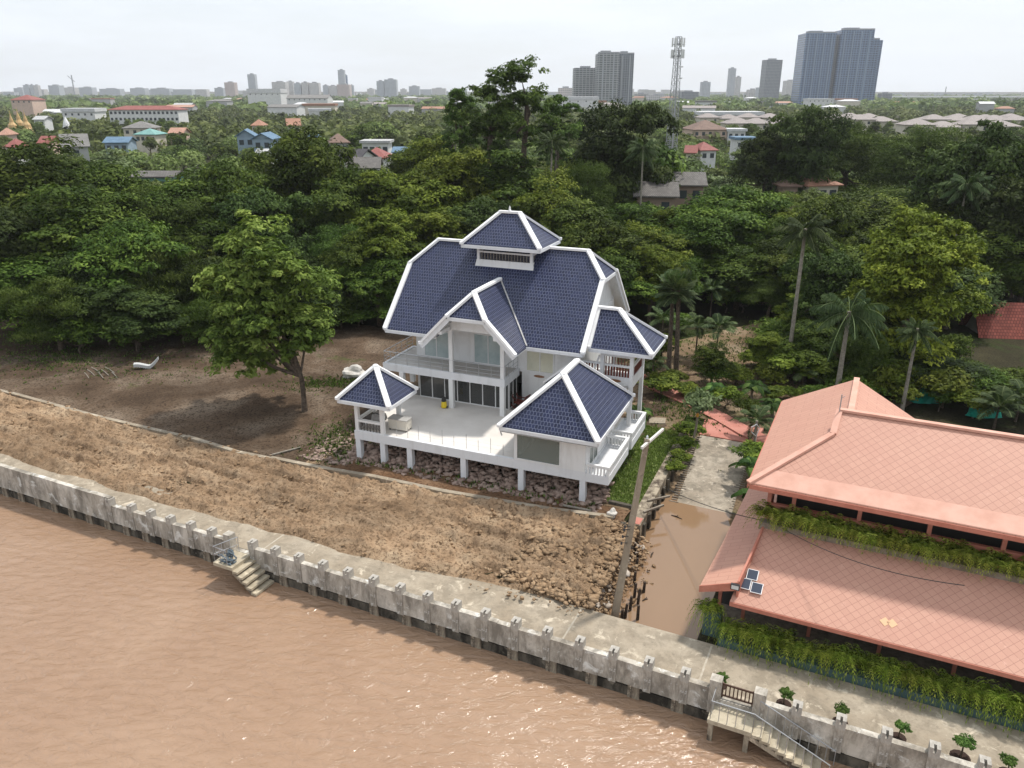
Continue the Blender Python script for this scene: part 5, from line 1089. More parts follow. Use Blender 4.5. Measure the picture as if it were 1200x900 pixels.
q = MB(); q.bar((0, -.6, 0), (0, -.4, h - 3), .35, .12, up=(0, 1, 0)); q.build('cable_ladder', M['metal'], e)
for zz, rad in ((h - 2, 1.5), (h - 5, 1.6)):
    q = MB()
    for k in range(8): a = k * .785; c_ = a + .785; q.bar((rad * math.cos(a), rad * math.sin(a), zz), (rad * math.cos(c_), rad * math.sin(c_), zz), .1, .1)
    for k in range(4): a = k * 1.57; q.bar((0, 0, zz), (rad * math.cos(a), rad * math.sin(a), zz), .1, .1)
    q.build('platform', M['redpost'], e)
    for k in range(6): a = k * 1.047 + zz; q = MB(); x, y = rad * 1.08 * math.cos(a), rad * 1.08 * math.sin(a); q.box(x - .2, x + .2, y - .14, y + .14, zz - .6, zz + 1.7); q.build('antenna', M['haze_white'], e)
for zz in (h - 8, h - 11): q = MB(); q.lathe((1.0, -.9, zz), [(.2, 0), (.55, .1), (.55, .3)], 12); q.build('dish', M['haze_white'], e)
BLOCK.append((784, 798, 178, Ym))

def blocked(px, py_top, wpx, Y):
    for x0, x1, yb, hy in BLOCK:
        if Y < hy + 2 and px + wpx * .5 > x0 + 1 and px - wpx * .5 < x1 - 1 and py_top < yb - 1.0: return True
    return False

# ================================================================== VEGETATION
def sph(r, n):
    v = r.normal(size=(n, 3)); return v / np.linalg.norm(v, axis=1, keepdims=True)
def crown_mesh(name, mat, seed, rx=4.0, rz=4.0, cz=7.0, lobes=11, subs=12, leaves=60, leaf=.30, lr=.42, sr=.30, droop=.15, up=.45, aspect=.5, shell=.85, zmin=-1e9, flat=0, low=-.35):
    """crown: big lobes > small clumps > leaf faces"""
    r = np.random.default_rng(seed)
    c = sph(r, lobes); c[:, 2] = np.where(c[:, 2] < low, -c[:, 2] * .6, c[:, 2]); rad = shell * r.random((lobes, 1)) ** .5
    C = c * rad * np.array([rx, rx, rz]) * (1 - lr * .55); C[0] = (0, 0, rz * .35)
    ls = rx * lr * (.75 + .55 * r.random(lobes))
    D = sph(r, lobes * subs); D[:, 2] = np.where(D[:, 2] < -.3, D[:, 2] * -.7, D[:, 2])
    SC = np.repeat(C, subs, 0) + D * np.repeat(ls, subs)[:, None] * (.72 + .36 * r.random((lobes * subs, 1))) * np.array([1, 1, .85 - flat])
    ss = np.repeat(ls, subs) * sr * (1.0 + .9 * r.random(lobes * subs)); n = len(SC)
    lt = np.repeat(r.random(lobes), subs) * .35 + r.random(n) * .4
    E = sph(r, n * leaves); E[:, 2] = np.where(E[:, 2] < -.25, -E[:, 2], E[:, 2])
    P = np.repeat(SC, leaves, 0) + E * np.repeat(ss, leaves)[:, None] * (.45 + .65 * r.random((n * leaves, 1))) * np.array([1.1, 1.1, .8])
    Nn = E * .75 + np.repeat(D, leaves, 0) * .35 + np.array([0, 0, up]) + r.normal(size=P.shape) * .34; Nn /= np.linalg.norm(Nn, axis=1, keepdims=True)
    A = np.cross(Nn, r.normal(size=P.shape)) ; A /= np.linalg.norm(A, axis=1, keepdims=True) + 1e-9; A[:, 2] -= droop; A /= np.linalg.norm(A, axis=1, keepdims=True)
    Bv = np.cross(Nn, A); Bv /= np.linalg.norm(Bv, axis=1, keepdims=True) + 1e-9
    L_ = leaf * (.6 + .8 * r.random((len(P), 1))); W = L_ * aspect
    V = np.stack([P - A * L_ * .5, P + Bv * W * .5 + Nn * L_ * .06, P + A * L_ * .5 - Nn * L_ * .08, P - Bv * W * .5 + Nn * L_ * .06], 1)
    V = V.reshape(-1, 3) + np.array([0, 0, cz]); V[:, 2] = np.maximum(V[:, 2], zmin + r.random(len(V)) * .2) if zmin > -1e8 else V[:, 2]
    T = np.clip(np.repeat(lt, leaves) + .3 * r.random(len(P)), 0, 1)
    m = np_mesh(name, V, np.arange(len(V)).reshape(-1, 4), mat, T); return m, C + np.array([0, 0, cz])
def trunk_mesh(lobes, h, r0, seed, mat, split=.45, nl=8):
    r = random.Random(seed); b = MB(); z = h * split
    top = Vector((r.uniform(-.3, .3), r.uniform(-.3, .3), z)); b.tube([(0, 0, -.3), (r.uniform(-.1, .1), r.uniform(-.1, .1), z * .5), tuple(top)], [r0 * 1.25, r0, r0 * .8], 9)
    for c in list(lobes)[:nl]:
        c = Vector(c); m_ = top.lerp(c, .5) + Vector((r.uniform(-.3, .3), r.uniform(-.3, .3), -.25)); b.tube([tuple(top - Vector((0, 0, .2))), tuple(m_), tuple(c)], [r0 * .62, r0 * .38, r0 * .12], 6)
    return b.mesh('trunk', mat, True)
SPEC = {}
def species(key, hgt, mat, n=3, r0=.22, split=.42, bark='bark', cname='crown', **kw):
    SPEC[key] = []
    for i in range(n):
        m, C = crown_mesh(cname, mat, hash_(key) + i, **kw); co = np.zeros(len(m.vertices) * 3, np.float32); m.vertices.foreach_get('co', co); zt = float(np.percentile(co[2::3], 99.7)); rr_ = float(np.percentile(np.abs(co.reshape(-1, 3)[:, :2]), 99)); SPEC[key].append((m, trunk_mesh(C, hgt, r0, i, M[bark], split), zt, rr_))
hash_ = lambda s: sum(ord(c) * (i + 3) for i, c in enumerate(s)) % 9973
species('broad', 11, L['broad'], 4, rx=4.3, rz=5.6, cz=5.3, lobes=27, subs=15, leaves=78, leaf=0.271, lr=.34, sr=.28, low=-.92)
species('deep', 11, L['deep'], 2, rx=4.3, rz=5.6, cz=5.3, lobes=27, subs=15, leaves=78, leaf=0.271, lr=.34, sr=.28, droop=.4, low=-.95)
species('olive', 11, L['olive'], 3, rx=4.2, rz=5.5, cz=5.5, lobes=27, subs=15, leaves=78, leaf=0.254, lr=.34, sr=.25, low=-.9)
species('feather', 11, L['feather'], 3, rx=4.5, rz=5.2, cz=5.7, lobes=28, subs=15, leaves=81, leaf=0.246, lr=.31, sr=.36, droop=.55, aspect=.24, up=.3, low=-.85)
species('droop', 11, L['feather'], 2, rx=4.3, rz=5.8, cz=5.2, lobes=26, subs=14, leaves=81, leaf=0.361, lr=.33, sr=.34, droop=1.3, aspect=.2, up=.1, low=-.95)
species('flat', 11, L['olive'], 2, rx=5.4, rz=3.2, cz=7.6, lobes=24, subs=15, leaves=81, leaf=0.221, lr=.30, sr=.32, droop=.3, aspect=.35, flat=.25)
species('tall', 20, L['feather'], 3, r0=.26, split=.62, rx=2.9, rz=6.2, cz=13.2, lobes=30, subs=8, leaves=58, leaf=0.246, lr=.30, sr=.32, shell=.95, droop=.3, low=-.8)
species('bush', 3, L['olive'], 3, r0=.06, split=.3, rx=1.9, rz=1.3, cz=1.35, lobes=9, subs=9, leaves=42, leaf=.26, lr=.42, sr=.34)
species('darkbush', 3, L['broad'], 2, r0=.06, split=.3, rx=1.9, rz=1.3, cz=1.35, lobes=9, subs=9, leaves=42, leaf=.26, lr=.42, sr=.34, droop=.5, aspect=.3)
species('far', 10, L['far'], 4, r0=.2, rx=4.4, rz=4.4, cz=5.3, lobes=13, subs=9, leaves=26, leaf=.62, lr=.38, sr=.36)
species('farpale', 10, L['pale'], 1, r0=.2, rx=4.4, rz=4.4, cz=5.3, lobes=13, subs=9, leaves=26, leaf=.6, lr=.38, sr=.36)
species('fardeep', 10, L['broad'], 2, r0=.2, rx=4.4, rz=4.6, cz=5.3, lobes=13, subs=9, leaves=26, leaf=.62, lr=.38, sr=.36)
tr_ = random.Random(11)
def tree(kind, loc, h, w, label, cat='tree', group=None, name='tree', var=None):
    m, t, hg, rx = SPEC[kind][(var if var is not None else tr_.randrange(99)) % len(SPEC[kind])]
    e = empty(name, loc, tr_.uniform(0, 6.28), label, cat, group)
    e.scale = (w / (2 * rx), w / (2 * rx), h / hg)
    link('trunk', t, e); link('crown', m, e); return e
def tree_px(kind, px, ptop, Y, wpx, label, **kw):
    for _ in range(14):                                        # keep the photographed roofs in sight
        if any(Y < hy + 2 and hy < 152 and px + wpx * .40 > x0 and px - wpx * .40 < x1 and ptop < yb - 1 for x0, x1, yb, hy in BLOCK) and ptop < 245: ptop += 3
    p = at(px, ptop, Y); h = p.z; w = wpx * (Y * cp + 8) / F_PX
    top = {'tall': 1.0}.get(kind, 1.0)
    return tree(kind, (p.x, Y, 0), h * top, w, label, **kw)

# the tree in front of the house, left
m, C = crown_mesh('crown', L['rosette'], 77, rx=5.0, rz=6.3, cz=7.2, lobes=60, subs=22, leaves=38, leaf=.35, lr=.25, sr=.19, droop=-.1, up=.8, aspect=.38, low=-.9)
p = onz(357, 483); e = empty('shade_tree', p, 0, 'full round shade tree standing alone on the bare yard left of the white house', 'tree')
b = MB(); b.tube([(0, 0, -.3), (.03, .05, 1.2), (.0, .1, 2.8), (-.45, .3, 4.6), (-1.4, .6, 6.6)], [.27, .2, .19, .16, .1], 9);
for c in list(C)[:14]: c = Vector(c) + Vector((-2.2, 1.0, 0)); b.tube([(-.1, .12, 3.0), tuple(Vector((-.1, .12, 3.2)).lerp(c, .5) + Vector((0, 0, -.3))), tuple(c)], [.12, .08, .03], 6)
link('trunk', b.mesh('trunk', M['bark'], True), e); o = link('crown', m, e); o.location = (-2.45, .9, -1.75); o.scale = (1.28, 1.2, 1.35)

near = [  # kind, centre px, top py, depth, width px, label
 ('broad', 28, 168, 96, 150, 'dark broad tree at the far left edge, rearmost there'), ('broad', 100, 152, 100, 135, 'tallest dark tree of the left grove, pointed top below the school'),
 ('deep', 5, 245, 84, 130, 'very dark tree cut by the left edge, low in front'), ('broad', 82, 218, 86, 140, 'broad dark tree in front of the tallest left tree'),
 ('feather', 172, 222, 92, 120, 'feathery light tree in the middle of the left grove'), ('broad', 150, 262, 81, 120, 'dense tree in the left grove just above the pole pile'),
 ('broad', 222, 215, 98, 120, 'dark tree below the long grey roof'), ('broad', 262, 190, 103, 110, 'rounded tree behind the lone shade tree, left part'),
 ('broad', 352, 152, 112, 115, 'dome shaped dark tree standing tallest left of the white house'), ('droop', 200, 292, 80, 125, 'drooping tree over the white curved lounger'),
 ('deep', 108, 318, 78, 110, 'low dark drooping tree by the bare yard at left'), ('broad', 30, 300, 80, 120, 'low dark tree at the left edge of the bare yard'),
 ('deep', 305, 225, 96, 105, 'deep green tree directly behind the lone shade tree'), ('broad', 410, 200, 104, 110, 'dark tree between the dome tree and the house ridge'),
 ('feather', 395, 268, 88, 95, 'thin leaved tree right beside the lone shade tree'), ('olive', 445, 245, 88, 105, 'olive tree rising beside the left roof edge'),
 ('olive', 470, 196, 102, 115, 'yellowish tree behind the left half of the house ridge'), ('olive', 530, 176, 106, 115, 'high olive tree behind the house, left of its lantern'),
 ('broad', 590, 178, 110, 120, 'dark tree directly behind the roof lantern'), ('olive', 515, 246, 92, 110, 'olive tree touching the house ridge'),
 ('broad', 440, 300, 83, 80, 'dark tree tucked behind the left eave of the house'), ('olive', 640, 205, 98, 105, 'leafy tree right behind the lantern roof'),
 ('broad', 668, 238, 93, 110, 'dense green tree behind the right half of the house ridge'), ('broad', 706, 258, 88, 105, 'dense tree behind the clipped right gable'),
 ('deep', 735, 122, 128, 105, 'big dark rounded tree left of the lattice mast'), ('fardeep', 772, 170, 140, 80, 'dark tree at the foot of the lattice mast'),
 ('broad', 745, 215, 104, 90, 'dark tree below the big rounded one'), ('olive', 770, 262, 91, 100, 'bright tree right of the house beyond its gable'),
 ('feather', 842, 205, 112, 110, 'feathery tree in front of the orange roofed house'), ('broad', 860, 212, 100, 130, 'wide dark tree left of the tall pale palm'),
 ('broad', 815, 246, 95, 95, 'green tree below the grey sheds'), ('deep', 905, 150, 142, 75, 'dark brownish tree standing far right of the mast'), ('deep', 945, 128, 140, 85, 'tall dark tree below the big tower block'),
 ('feather', 1000, 142, 150, 95, 'airy pale tree below the housing estate'), ('feather', 1075, 150, 140, 110, 'wide airy tree in front of the estate roofs'), ('flat', 1052, 182, 106, 175, 'wide umbrella shaped tree behind the yellow green one'),
 ('deep', 1158, 146, 100, 125, 'darkest tallest tree at the right edge'), ('deep', 1195, 210, 90, 110, 'dark tree cut by the right edge above the red tiled roof'), ('broad', 985, 232, 92, 90, 'dark tree behind the feathery palm'),
 ('broad', 925, 282, 88, 75, 'low dark tree behind the tall palm trunk'), ('broad', 1010, 290, 80, 95, 'dark tree left of the yellow green one'), ('deep', 1118, 330, 82, 90, 'dark tree in the shade right of the yellow green one'),
 ('broad', 870, 288, 90, 90, 'dark low tree over the garden clearing'), ('broad', 800, 305, 86, 60, 'small tree at the edge of the garden clearing'), ('deep', 560, 235, 97, 90, 'dark tree filling the gap behind the lantern'),
 ('broad', 480, 330, 82, 70, 'low tree behind the left slope of the roof'), ('broad', 300, 290, 84, 90, 'dark tree in the shade behind the lone shade tree'), ('deep', 250, 305, 82, 90, 'deep shaded tree between the drooping tree and the lone tree'), ('deep', 375, 330, 82, 70, 'low shaded tree behind the lone tree, near the house'),
 ('broad', 730, 300, 84, 80, 'leafy tree behind the right annex roof'), ('feather', 690, 190, 118, 70, 'pale airy tree between the tall pair and the big dark tree'), ('broad', 430, 170, 126, 90, 'rounded tree beyond the grey shed roof'), ('olive', 500, 160, 135, 90, 'olive tree below the low apartment pair'),
]
near += [('droop', 55, 325, 74, 115, 'drooping tree over the darkest corner of the bare yard'), ('deep', 150, 335, 74.5, 105, 'low dark tree right above the pole pile'), ('droop', 243, 335, 76, 80, 'low drooping tree between the lounger and the lone shade tree'), ('olive', 902, 392, 66, 55, 'small olive tree left of the tall pale palm trunk'), ('broad', 952, 380, 65, 70, 'small dense tree right of the tall pale palm trunk'), ('deep', 1072, 415, 64, 120, 'low dark tree under the yellow green crown'), ('olive', 776, 392, 69, 45, 'slim olive tree close behind the annex'), ('feather', 1015, 395, 63, 75, 'feathery small tree behind the salmon ridge'), ('broad', 838, 402, 64, 42, 'small bushy tree in the garden before the clearing'), ('deep', 975, 300, 74, 90, 'dark tree right behind the feathery palm'), ('broad', 1018, 345, 70, 80, 'dark green tree at the left foot of the yellow green tree'), ('olive', 950, 345, 78, 70, 'olive tree behind the tall palm trunk, low'), ('broad', 1165, 270, 88, 100, 'broad tree above the red tiled roof at right'), ('deep', 1120, 300, 84, 110, 'deep shaded tree behind the yellow green tree'), ('broad', 1050, 300, 82, 110, 'broad tree showing left of the yellow green crown'), ('feather', 905, 330, 84, 60, 'feathery low tree at the right end of the clearing'), ('broad', 1000, 225, 98, 110, 'broad tree below the wide umbrella tree'), ('deep', 1205, 250, 96, 120, 'dark tree beyond the red tiled roof at the right edge'), ('olive', 925, 245, 100, 100, 'olive tree behind the crown of the tall palm')]
for kd, px, pt, Y, w, lb in near: tree_px(kd, px, pt, Y, w, lb)
# filling trees of the grove, each its own
fl = random.Random(40); fsp = []
def in_clear(px, Y): return 775 < px < 915 and Y < 92
for i in range(900):
    if len(fsp) >= 70: break
    Y = fl.uniform(79, 128); px = fl.uniform(-40, 1245); h = fl.uniform(5.5, 10); w = fl.uniform(5, 9); x = at(px, 200, Y).x
    pt = screen((x, Y, h))[1]; wp = w * F_PX / Y
    if in_clear(px, Y) or (px < 420 and Y < 80) or (420 < px < 770 and Y < 84) or (736 < px < 842 and pt < 236) or (905 < px < 990 and pt < 224 and Y < 135) or (px > 1120 and Y < 84): continue
    if blocked(px, pt, wp * .8, Y): continue
    if any((x - a) ** 2 + (Y - c_) ** 2 < 20 for a, c_ in fsp): continue
    fsp.append((x, Y)); tree(fl.choice(['broad', 'olive', 'deep', 'feather', 'broad']), (x, Y, 0), h, w, 'lower tree filling the gaps between the named trees of the dense grove', 'tree', 'lower trees filling the dense grove')
# yellow green tree at right
m, C = crown_mesh('crown', L['lime'], 91, rx=6.6, rz=8.2, cz=7.6, lobes=64, subs=20, leaves=42, leaf=.38, lr=.25, sr=.22, droop=.3, up=.7, aspect=.42, low=-.97)
p = at(1092, 240, 66); e = empty('lime_tree', (p.x, 66, 0), 0, 'big yellow green tree behind the salmon roofs at right', 'tree'); e.scale = (p.z / 15.0,) * 3
link('trunk', trunk_mesh(C, 15, .3, 3, M['bark'], .4, 12), e); link('crown', m, e)
# tall sparse trees
for px, pt, Y, w, lb in ((612, 68, 112, 74, 'tallest sparse tree on the skyline, dark single trunk above the lantern'), (573, 90, 116, 60, 'sparse tall tree left of the tallest one'), (540, 104, 120, 46, 'thin tall tree leftmost of the sparse skyline group'), (652, 112, 118, 52, 'slim sparse tree right of the tallest one')):
    tree_px('tall', px, pt, Y, w, lb)
# bare shrub
p = onz(886, 340); e = empty('dry_shrub', (p.x + .4, 86, 0), 0, 'leafless pale shrub under the dark trees near the tall palm', 'shrub'); b = MB(); rr4 = random.Random(3)
for i in range(40):
    a = rr4.uniform(0, 6.28); d = Vector((math.cos(a) * rr4.uniform(.5, 2.2), math.sin(a) * rr4.uniform(.5, 2.2), rr4.uniform(1.5, 5))); b.tube([(0, 0, 0), tuple(d * .5 + Vector((0, 0, .4))), tuple(d)], [.05, .03, .012], 4)
b.build('branches', M['palebark'], e)

# palms ------------------------------------------------------------------
def frond_set(seed, n, Lf, up0, droop, leafl, hang, mat, w=.07, seg=16):
    r = np.random.default_rng(seed); V = []; Fc = []; T = []
    for i in range(n):
        a = i * 2.39996 + r.random() * .4; el = up0[0] + (up0[1] - up0[0]) * (i / n) + (r.random() - .5) * .2; Lx = Lf * (.8 + .3 * r.random()); tn = r.random()
        d = np.array([math.cos(a), math.sin(a), 0]); sd_ = np.array([-d[1], d[0], 0])
        def pos(t): x = Lx * t; return d * x * math.cos(el) * (1 - .12 * t * t) + np.array([0, 0, x * math.sin(el) - droop * Lx * t * t])
        for k in range(seg):
            t0_, t1_ = k / seg, (k + 1) / seg; p0, p1 = pos(t0_), pos(t1_)
            b_ = len(V); V += [p0 - sd_ * .035, p0 + sd_ * .035, p1 + sd_ * .02, p1 - sd_ * .02]; Fc.append([b_, b_ + 1, b_ + 2, b_ + 3]); T.append(.95)
            if k < 2: continue
            ll = leafl * math.sin(math.pi * min(1, (t0_ * .8 + .2))) + .1
            for sg in (-1, 1):
                for q_ in (0, .5):
                    o = p0 * (1 - q_) + p1 * q_; tip = o + sd_ * sg * ll * (.9 - hang * .5) + (p1 - p0) / np.linalg.norm(p1 - p0) * ll * .45 + np.array([0, 0, -hang * ll * (.5 + .6 * r.random())])
                    mid = (o + tip) / 2 + np.array([0, 0, .06 * ll]); ax = (p1 - p0) / np.linalg.norm(p1 - p0)
                    b_ = len(V); V += [o, mid + ax * w, tip, mid - ax * w]; Fc.append([b_, b_ + 1, b_ + 2, b_ + 3]); T.append(np.clip(tn * .6 + r.random() * .4, 0, 1))
    return np_mesh('fronds', V, Fc, mat, T)
coco = [frond_set(i, 22, 3.6, (-.45, 1.15), .42, .85, .75, L['palm']) for i in range(2)]
arec = [frond_set(20 + i, 14, 2.6, (.15, 1.25), .45, .6, .35, L['palm'], .06, 12) for i in range(2)]
feath = frond_set(40, 20, 4.4, (-.2, 1.2), .5, 1.0, .9, L['palm'], .05, 20)
fan = frond_set(50, 26, 1.8, (-.5, 1.3), .15, .5, .2, L['palm'], .05, 8)
def palm(loc, h, fr, k, label, r0=.16, lean=(0, 0), bark='palebark', cat='palm', group=None):
    e = empty('palm_tree', loc, tr_.uniform(0, 6), label, cat, group); b = MB(); lx, ly = lean
    b.tube([(0, 0, -.2), (lx * .25, ly * .25, h * .35), (lx * .6, ly * .6, h * .7), (lx, ly, h)], [r0 * 1.3, r0, r0 * .85, r0 * .8], 8); link('trunk', b.mesh('trunk', M[bark], True), e)
    o = link('fronds', fr, e); o.location = (lx, ly, h - .1); o.scale = (k, k, k); return e
p = onz(921, 445); zt_ = at(933, 268, p.y).z
palm(p, zt_, coco[0], .86, 'tall slender palm with pale bare trunk right of the garden clearing', .17, (.0, .0), 'palebark')
p = at(990, 400, 60); palm((p.x, 60, 0), at(990, 365, 60).z, feath, .95, 'low feathery palm with arching fronds left of the yellow green tree', .2)
for px, pt, Y, k, lb in ((655, 150, 118, .95, 'coconut palm on the skyline left of the big dark rounded tree'), (647, 165, 105, .8, 'pale palm behind the house right of the tall sparse trees'), (533, 150, 140, 1.1, 'coconut palm left of the sparse skyline group'), (755, 172, 112, .9, 'palm in front of the big dark rounded tree'), (690, 172, 128, .9, 'slim palm between tall sparse trees and the mast'), (1132, 215, 92, 1.0, 'palm in the shade of the darkest right tree'), (1075, 385, 58, .6, 'fan of fronds under the yellow green tree'), (955, 195, 150, .8, 'palm beside the orange roofed house')):
    p = at(px, pt, Y); palm((p.x, Y, 0), p.z, coco[tr_.randrange(2)], k, lb, .14, (tr_.uniform(-.6, .6), 0))
# clump of trunks right of the annex
for px, py, lb in ((783, 440, 'straight dark palm trunk left in the pair beside the annex'), (792, 441, 'straight dark palm trunk right in the pair beside the annex')):
    p = onz(px, py); palm(p, at(px + 8, 340, p.y).z, fan, 1.3, lb, .2, (.35, .2), 'bark')
for px, py, k, hh, lb in ((815, 418, 1.0, 3.2, 'young areca palm beside the annex porch'), (838, 425, 1.1, 3.6, 'bushy areca palm in the middle of the garden'), (860, 345, 1.2, 3.0, 'areca palm at the back of the clearing'), (832, 372, 1.15, 3.4, 'bright areca palm above the garden clearing'), (765, 455, .8, 2.6, 'small areca palm under the annex eave'), (1190, 492, 1.2, 2.0, 'areca palm cut by the right edge behind the salmon roof'), (1165, 500, 1.1, 1.8, 'low areca palm behind the salmon roof ridge'), (884, 515, .9, 1.6, 'palm by the slipway head and the wrapped cables'), (775, 420, 1.0, 4.0, 'areca palm between annex and palm trunks'), (940, 455, 1.0, 1.6, 'low palm behind the wing of the salmon roof')):
    p = onz(px, py); palm(p, hh, arec[tr_.randrange(2)], k, lb, .08, (tr_.uniform(-.2, .2), 0), 'bark')
# bananas
def banana_mesh(seed):
    r = np.random.default_rng(seed); V = []; Fc = []; T = []
    for i in range(11):
        a = i * 2.4 + r.random(); el = .35 + .9 * r.random(); Lx = 1.7 * (.7 + .6 * r.random()); d = np.array([math.cos(a), math.sin(a), 0]); sd_ = np.array([-d[1], d[0], 0]); tn = r.random()
        pos = lambda t: d * Lx * t * math.cos(el) + np.array([0, 0, Lx * t * math.sin(el) - .75 * Lx * t * t])
        for k in range(8):
            t0_, t1_ = k / 8, (k + 1) / 8; w0, w1 = .3 * math.sin(math.pi * (t0_ * .9 + .06)), .3 * math.sin(math.pi * (t1_ * .9 + .06)); p0, p1 = pos(t0_), pos(t1_)
            for sg in (-1, 1):
                b_ = len(V); V += [p0, p1, p1 + sd_ * sg * w1 + np.array([0, 0, -.1 - .06 * r.random()]), p0 + sd_ * sg * w0 + np.array([0, 0, -.1 - .06 * r.random()])]; Fc.append([b_, b_ + 1, b_ + 2, b_ + 3]); T.append(np.clip(tn + .2 * (r.random() - .5), 0, 1))
    return np_mesh('leaves', V, Fc, L['banana'], T)
ban = [banana_mesh(i) for i in range(3)]
for px, py, h, lb in ((745, 495, 1.0, 'small banana plant at the back corner of the side room'), (868, 335, 3.0, 'banana plant at the back of the clearing'), (890, 352, 2.6, 'banana plant in front of the dry shrub'), (846, 352, 2.8, 'banana plant left at the clearing'), (880, 560, 1.0, 'bright leafy plant above the slipway by the salmon roof'), (887, 590, .8, 'leafy plant at the canal edge below the salmon wing'), (835, 470, 1.2, 'banana plant behind the red path'), (880, 470, 1.4, 'broad leaved plant under the tall palm'), (905, 490, 1.2, 'broad leaved plant beside the salmon wing')):
    p = onz(px, py); e = empty('banana_plant', p, tr_.uniform(0, 6), lb, 'plant'); b = MB(); b.tube([(0, 0, -.2), (.05, 0, h)], [.13, .09], 7); b.build('stem', M['wood'], e)
    for k in range(2): o = link('leaves', ban[tr_.randrange(3)], e); o.location = (.05 + k * .15, 0, h - k * .25); o.rotation_euler = (0, 0, k * 1.3)
# papaya by the red path
p = onz(811, 522); e = empty('papaya_tree', p, 0, 'papaya tree with thin stem and flat leafy crown beside the red path', 'tree')
b = MB(); b.tube([(0, 0, -.1), (.2, .1, 1.4), (.3, .2, 2.9)], [.1, .09, .07], 7); b.build('trunk', M['wood'], e)
m, C = crown_mesh('crown', L['pale'], 17, rx=1.5, rz=.75, cz=3.1, lobes=9, subs=8, leaves=26, leaf=.34, lr=.36, sr=.5, droop=.7, aspect=.45); o = link('crown', m, e); o.location = (.3, .2, 0)
b = MB(); b.lathe((.2, .0, 2.2), [(.03, 0), (.1, .1), (.1, .25), (.03, .35)], 8); b.build('fruit', plain('ripe_papaya', (.65, .28, .03), .5), e)
# shrubs along edges: hide the foot of the grove
bushes = [(60, 402), (95, 415), (128, 405), (20, 372), (160, 412), (215, 402), (255, 398), (400, 385), (425, 378), (450, 372), (380, 392), (290, 395)]
for i, (px, py) in enumerate(bushes):
    p = onz(px, py); tree('darkbush', p, tr_.uniform(2.6, 4.2), tr_.uniform(4, 6), 'low dark bush at the shaded foot of the left grove', 'bush', 'bushes at the foot of the left grove', 'bush')
ub = random.Random(77); nb_ = 0
for i in range(600):
    if nb_ >= 95: break
    Y = ub.uniform(74, 112); px = ub.uniform(-30, 1240)
    if (px < 425 and Y < 80) or (px > 1130 and Y < 86) or (425 < px < 765 and Y < 82) or (772 < px < 912 and Y < 90): continue
    x = at(px, 300, Y).x; nb_ += 1
    tree(ub.choice(['bush', 'darkbush', 'darkbush']), (x, Y, 0), ub.uniform(2.5, 5), ub.uniform(4, 7.5), 'undergrowth bush beneath the trees of the dense grove', 'bush', 'undergrowth bushes of the dense grove', 'bush')
for i in range(26):
    px = ub.uniform(915, 1140); py = ub.uniform(405, 480); p = onz(px, py)
    tree(ub.choice(['bush', 'darkbush', 'darkbush']), p, ub.uniform(1.8, 3.6), ub.uniform(3, 5.5), 'leafy bush under the yellow green tree behind the salmon roofs', 'bush', 'bushes under the yellow green tree', 'bush')
for px, py in ((1140, 448), (1160, 452), (1182, 455), (1203, 456), (1150, 462), (1172, 463), (1194, 466), (1126, 440), (1140, 470), (1158, 468), (1175, 470), (1196, 474), (1150, 484), (1205, 486), (1130, 455)):
    tree('darkbush', onz(px, py), ub.uniform(1.2, 1.9), ub.uniform(2.6, 4), 'low bush in front of the red tiled house at the right edge', 'bush', 'bushes in front of the red tiled house', 'bush')
gb = [(750, 445), (775, 462), (790, 452), (840, 452), (862, 452), (850, 480), (872, 490), (905, 470), (925, 470), (960, 470), (900, 455), (890, 430), (905, 405), (930, 400), (960, 430), (985, 450), (830, 440), (800, 465), (870, 365), (905, 365), (850, 365), (795, 390), (1020, 470), (1060, 475), (1100, 480), (1140, 488), (880, 545), (1000, 460), (1130, 460)]
for i, (px, py) in enumerate(gb):
    p = onz(px, py); big = py < 410; tree('bush' if i % 3 else 'darkbush', p, tr_.uniform(1.2, 2.2) * (1.6 if big else 1), tr_.uniform(1.8, 3.4) * (1.5 if big else 1), 'leafy garden bush between the white house and the salmon roofs', 'bush', 'garden bushes', 'bush')
for px, py, s_ in ((801, 530, .8), (796, 545, .7), (806, 515, .9), (790, 556, .6)):
    p = onz(px, py, -.1); tree('bush', p, 1.5 * s_, 2.2 * s_, 'green bush growing between the canal wall and the slipway', 'bush', 'bushes beside the slipway', 'bush')
# small shrubs in planting holes behind the right parapet
bm_, bc_ = crown_mesh('crown', L['banana'], 5, rx=.34, rz=.24, cz=.52, lobes=8, subs=7, leaves=26, leaf=.085, lr=.42, sr=.34)
for s, t, k, lb in ((46.25, .75, .9, 'round clipped shrub just left of the brown gate'), (48.85, .8, 1.05, 'clipped shrub just right of the brown gate'), (51.05, .72, 1.05, 'clipped shrub next after the one right of the gate'), (53.2, .85, 1.0, 'clipped shrub on the walkway, two posts before the right corner'), (55.35, .8, 1.25, 'largest clipped shrub with a visible stem near the bottom right corner'), (56.9, .7, 1.0, 'clipped shrub nearest the bottom right corner')):
    e = empty('clipped_shrub', ww(s, t, 0), tr_.uniform(0, 6), lb, 'shrub', 'clipped shrubs behind the right parapet'); e.scale = (k, k, k)
    b = MB(); b.tube([(0, 0, 0), (.03, 0, .2), (0, .02, .5)], [.035, .03, .02], 6); b.build('stem', M['bark'], e); link('crown', bm_, e)
    b = MB(); b.lathe((0, 0, 0), [(.3, .004), (.26, .03)], 12); b.build('soil', M['soilb'], e)
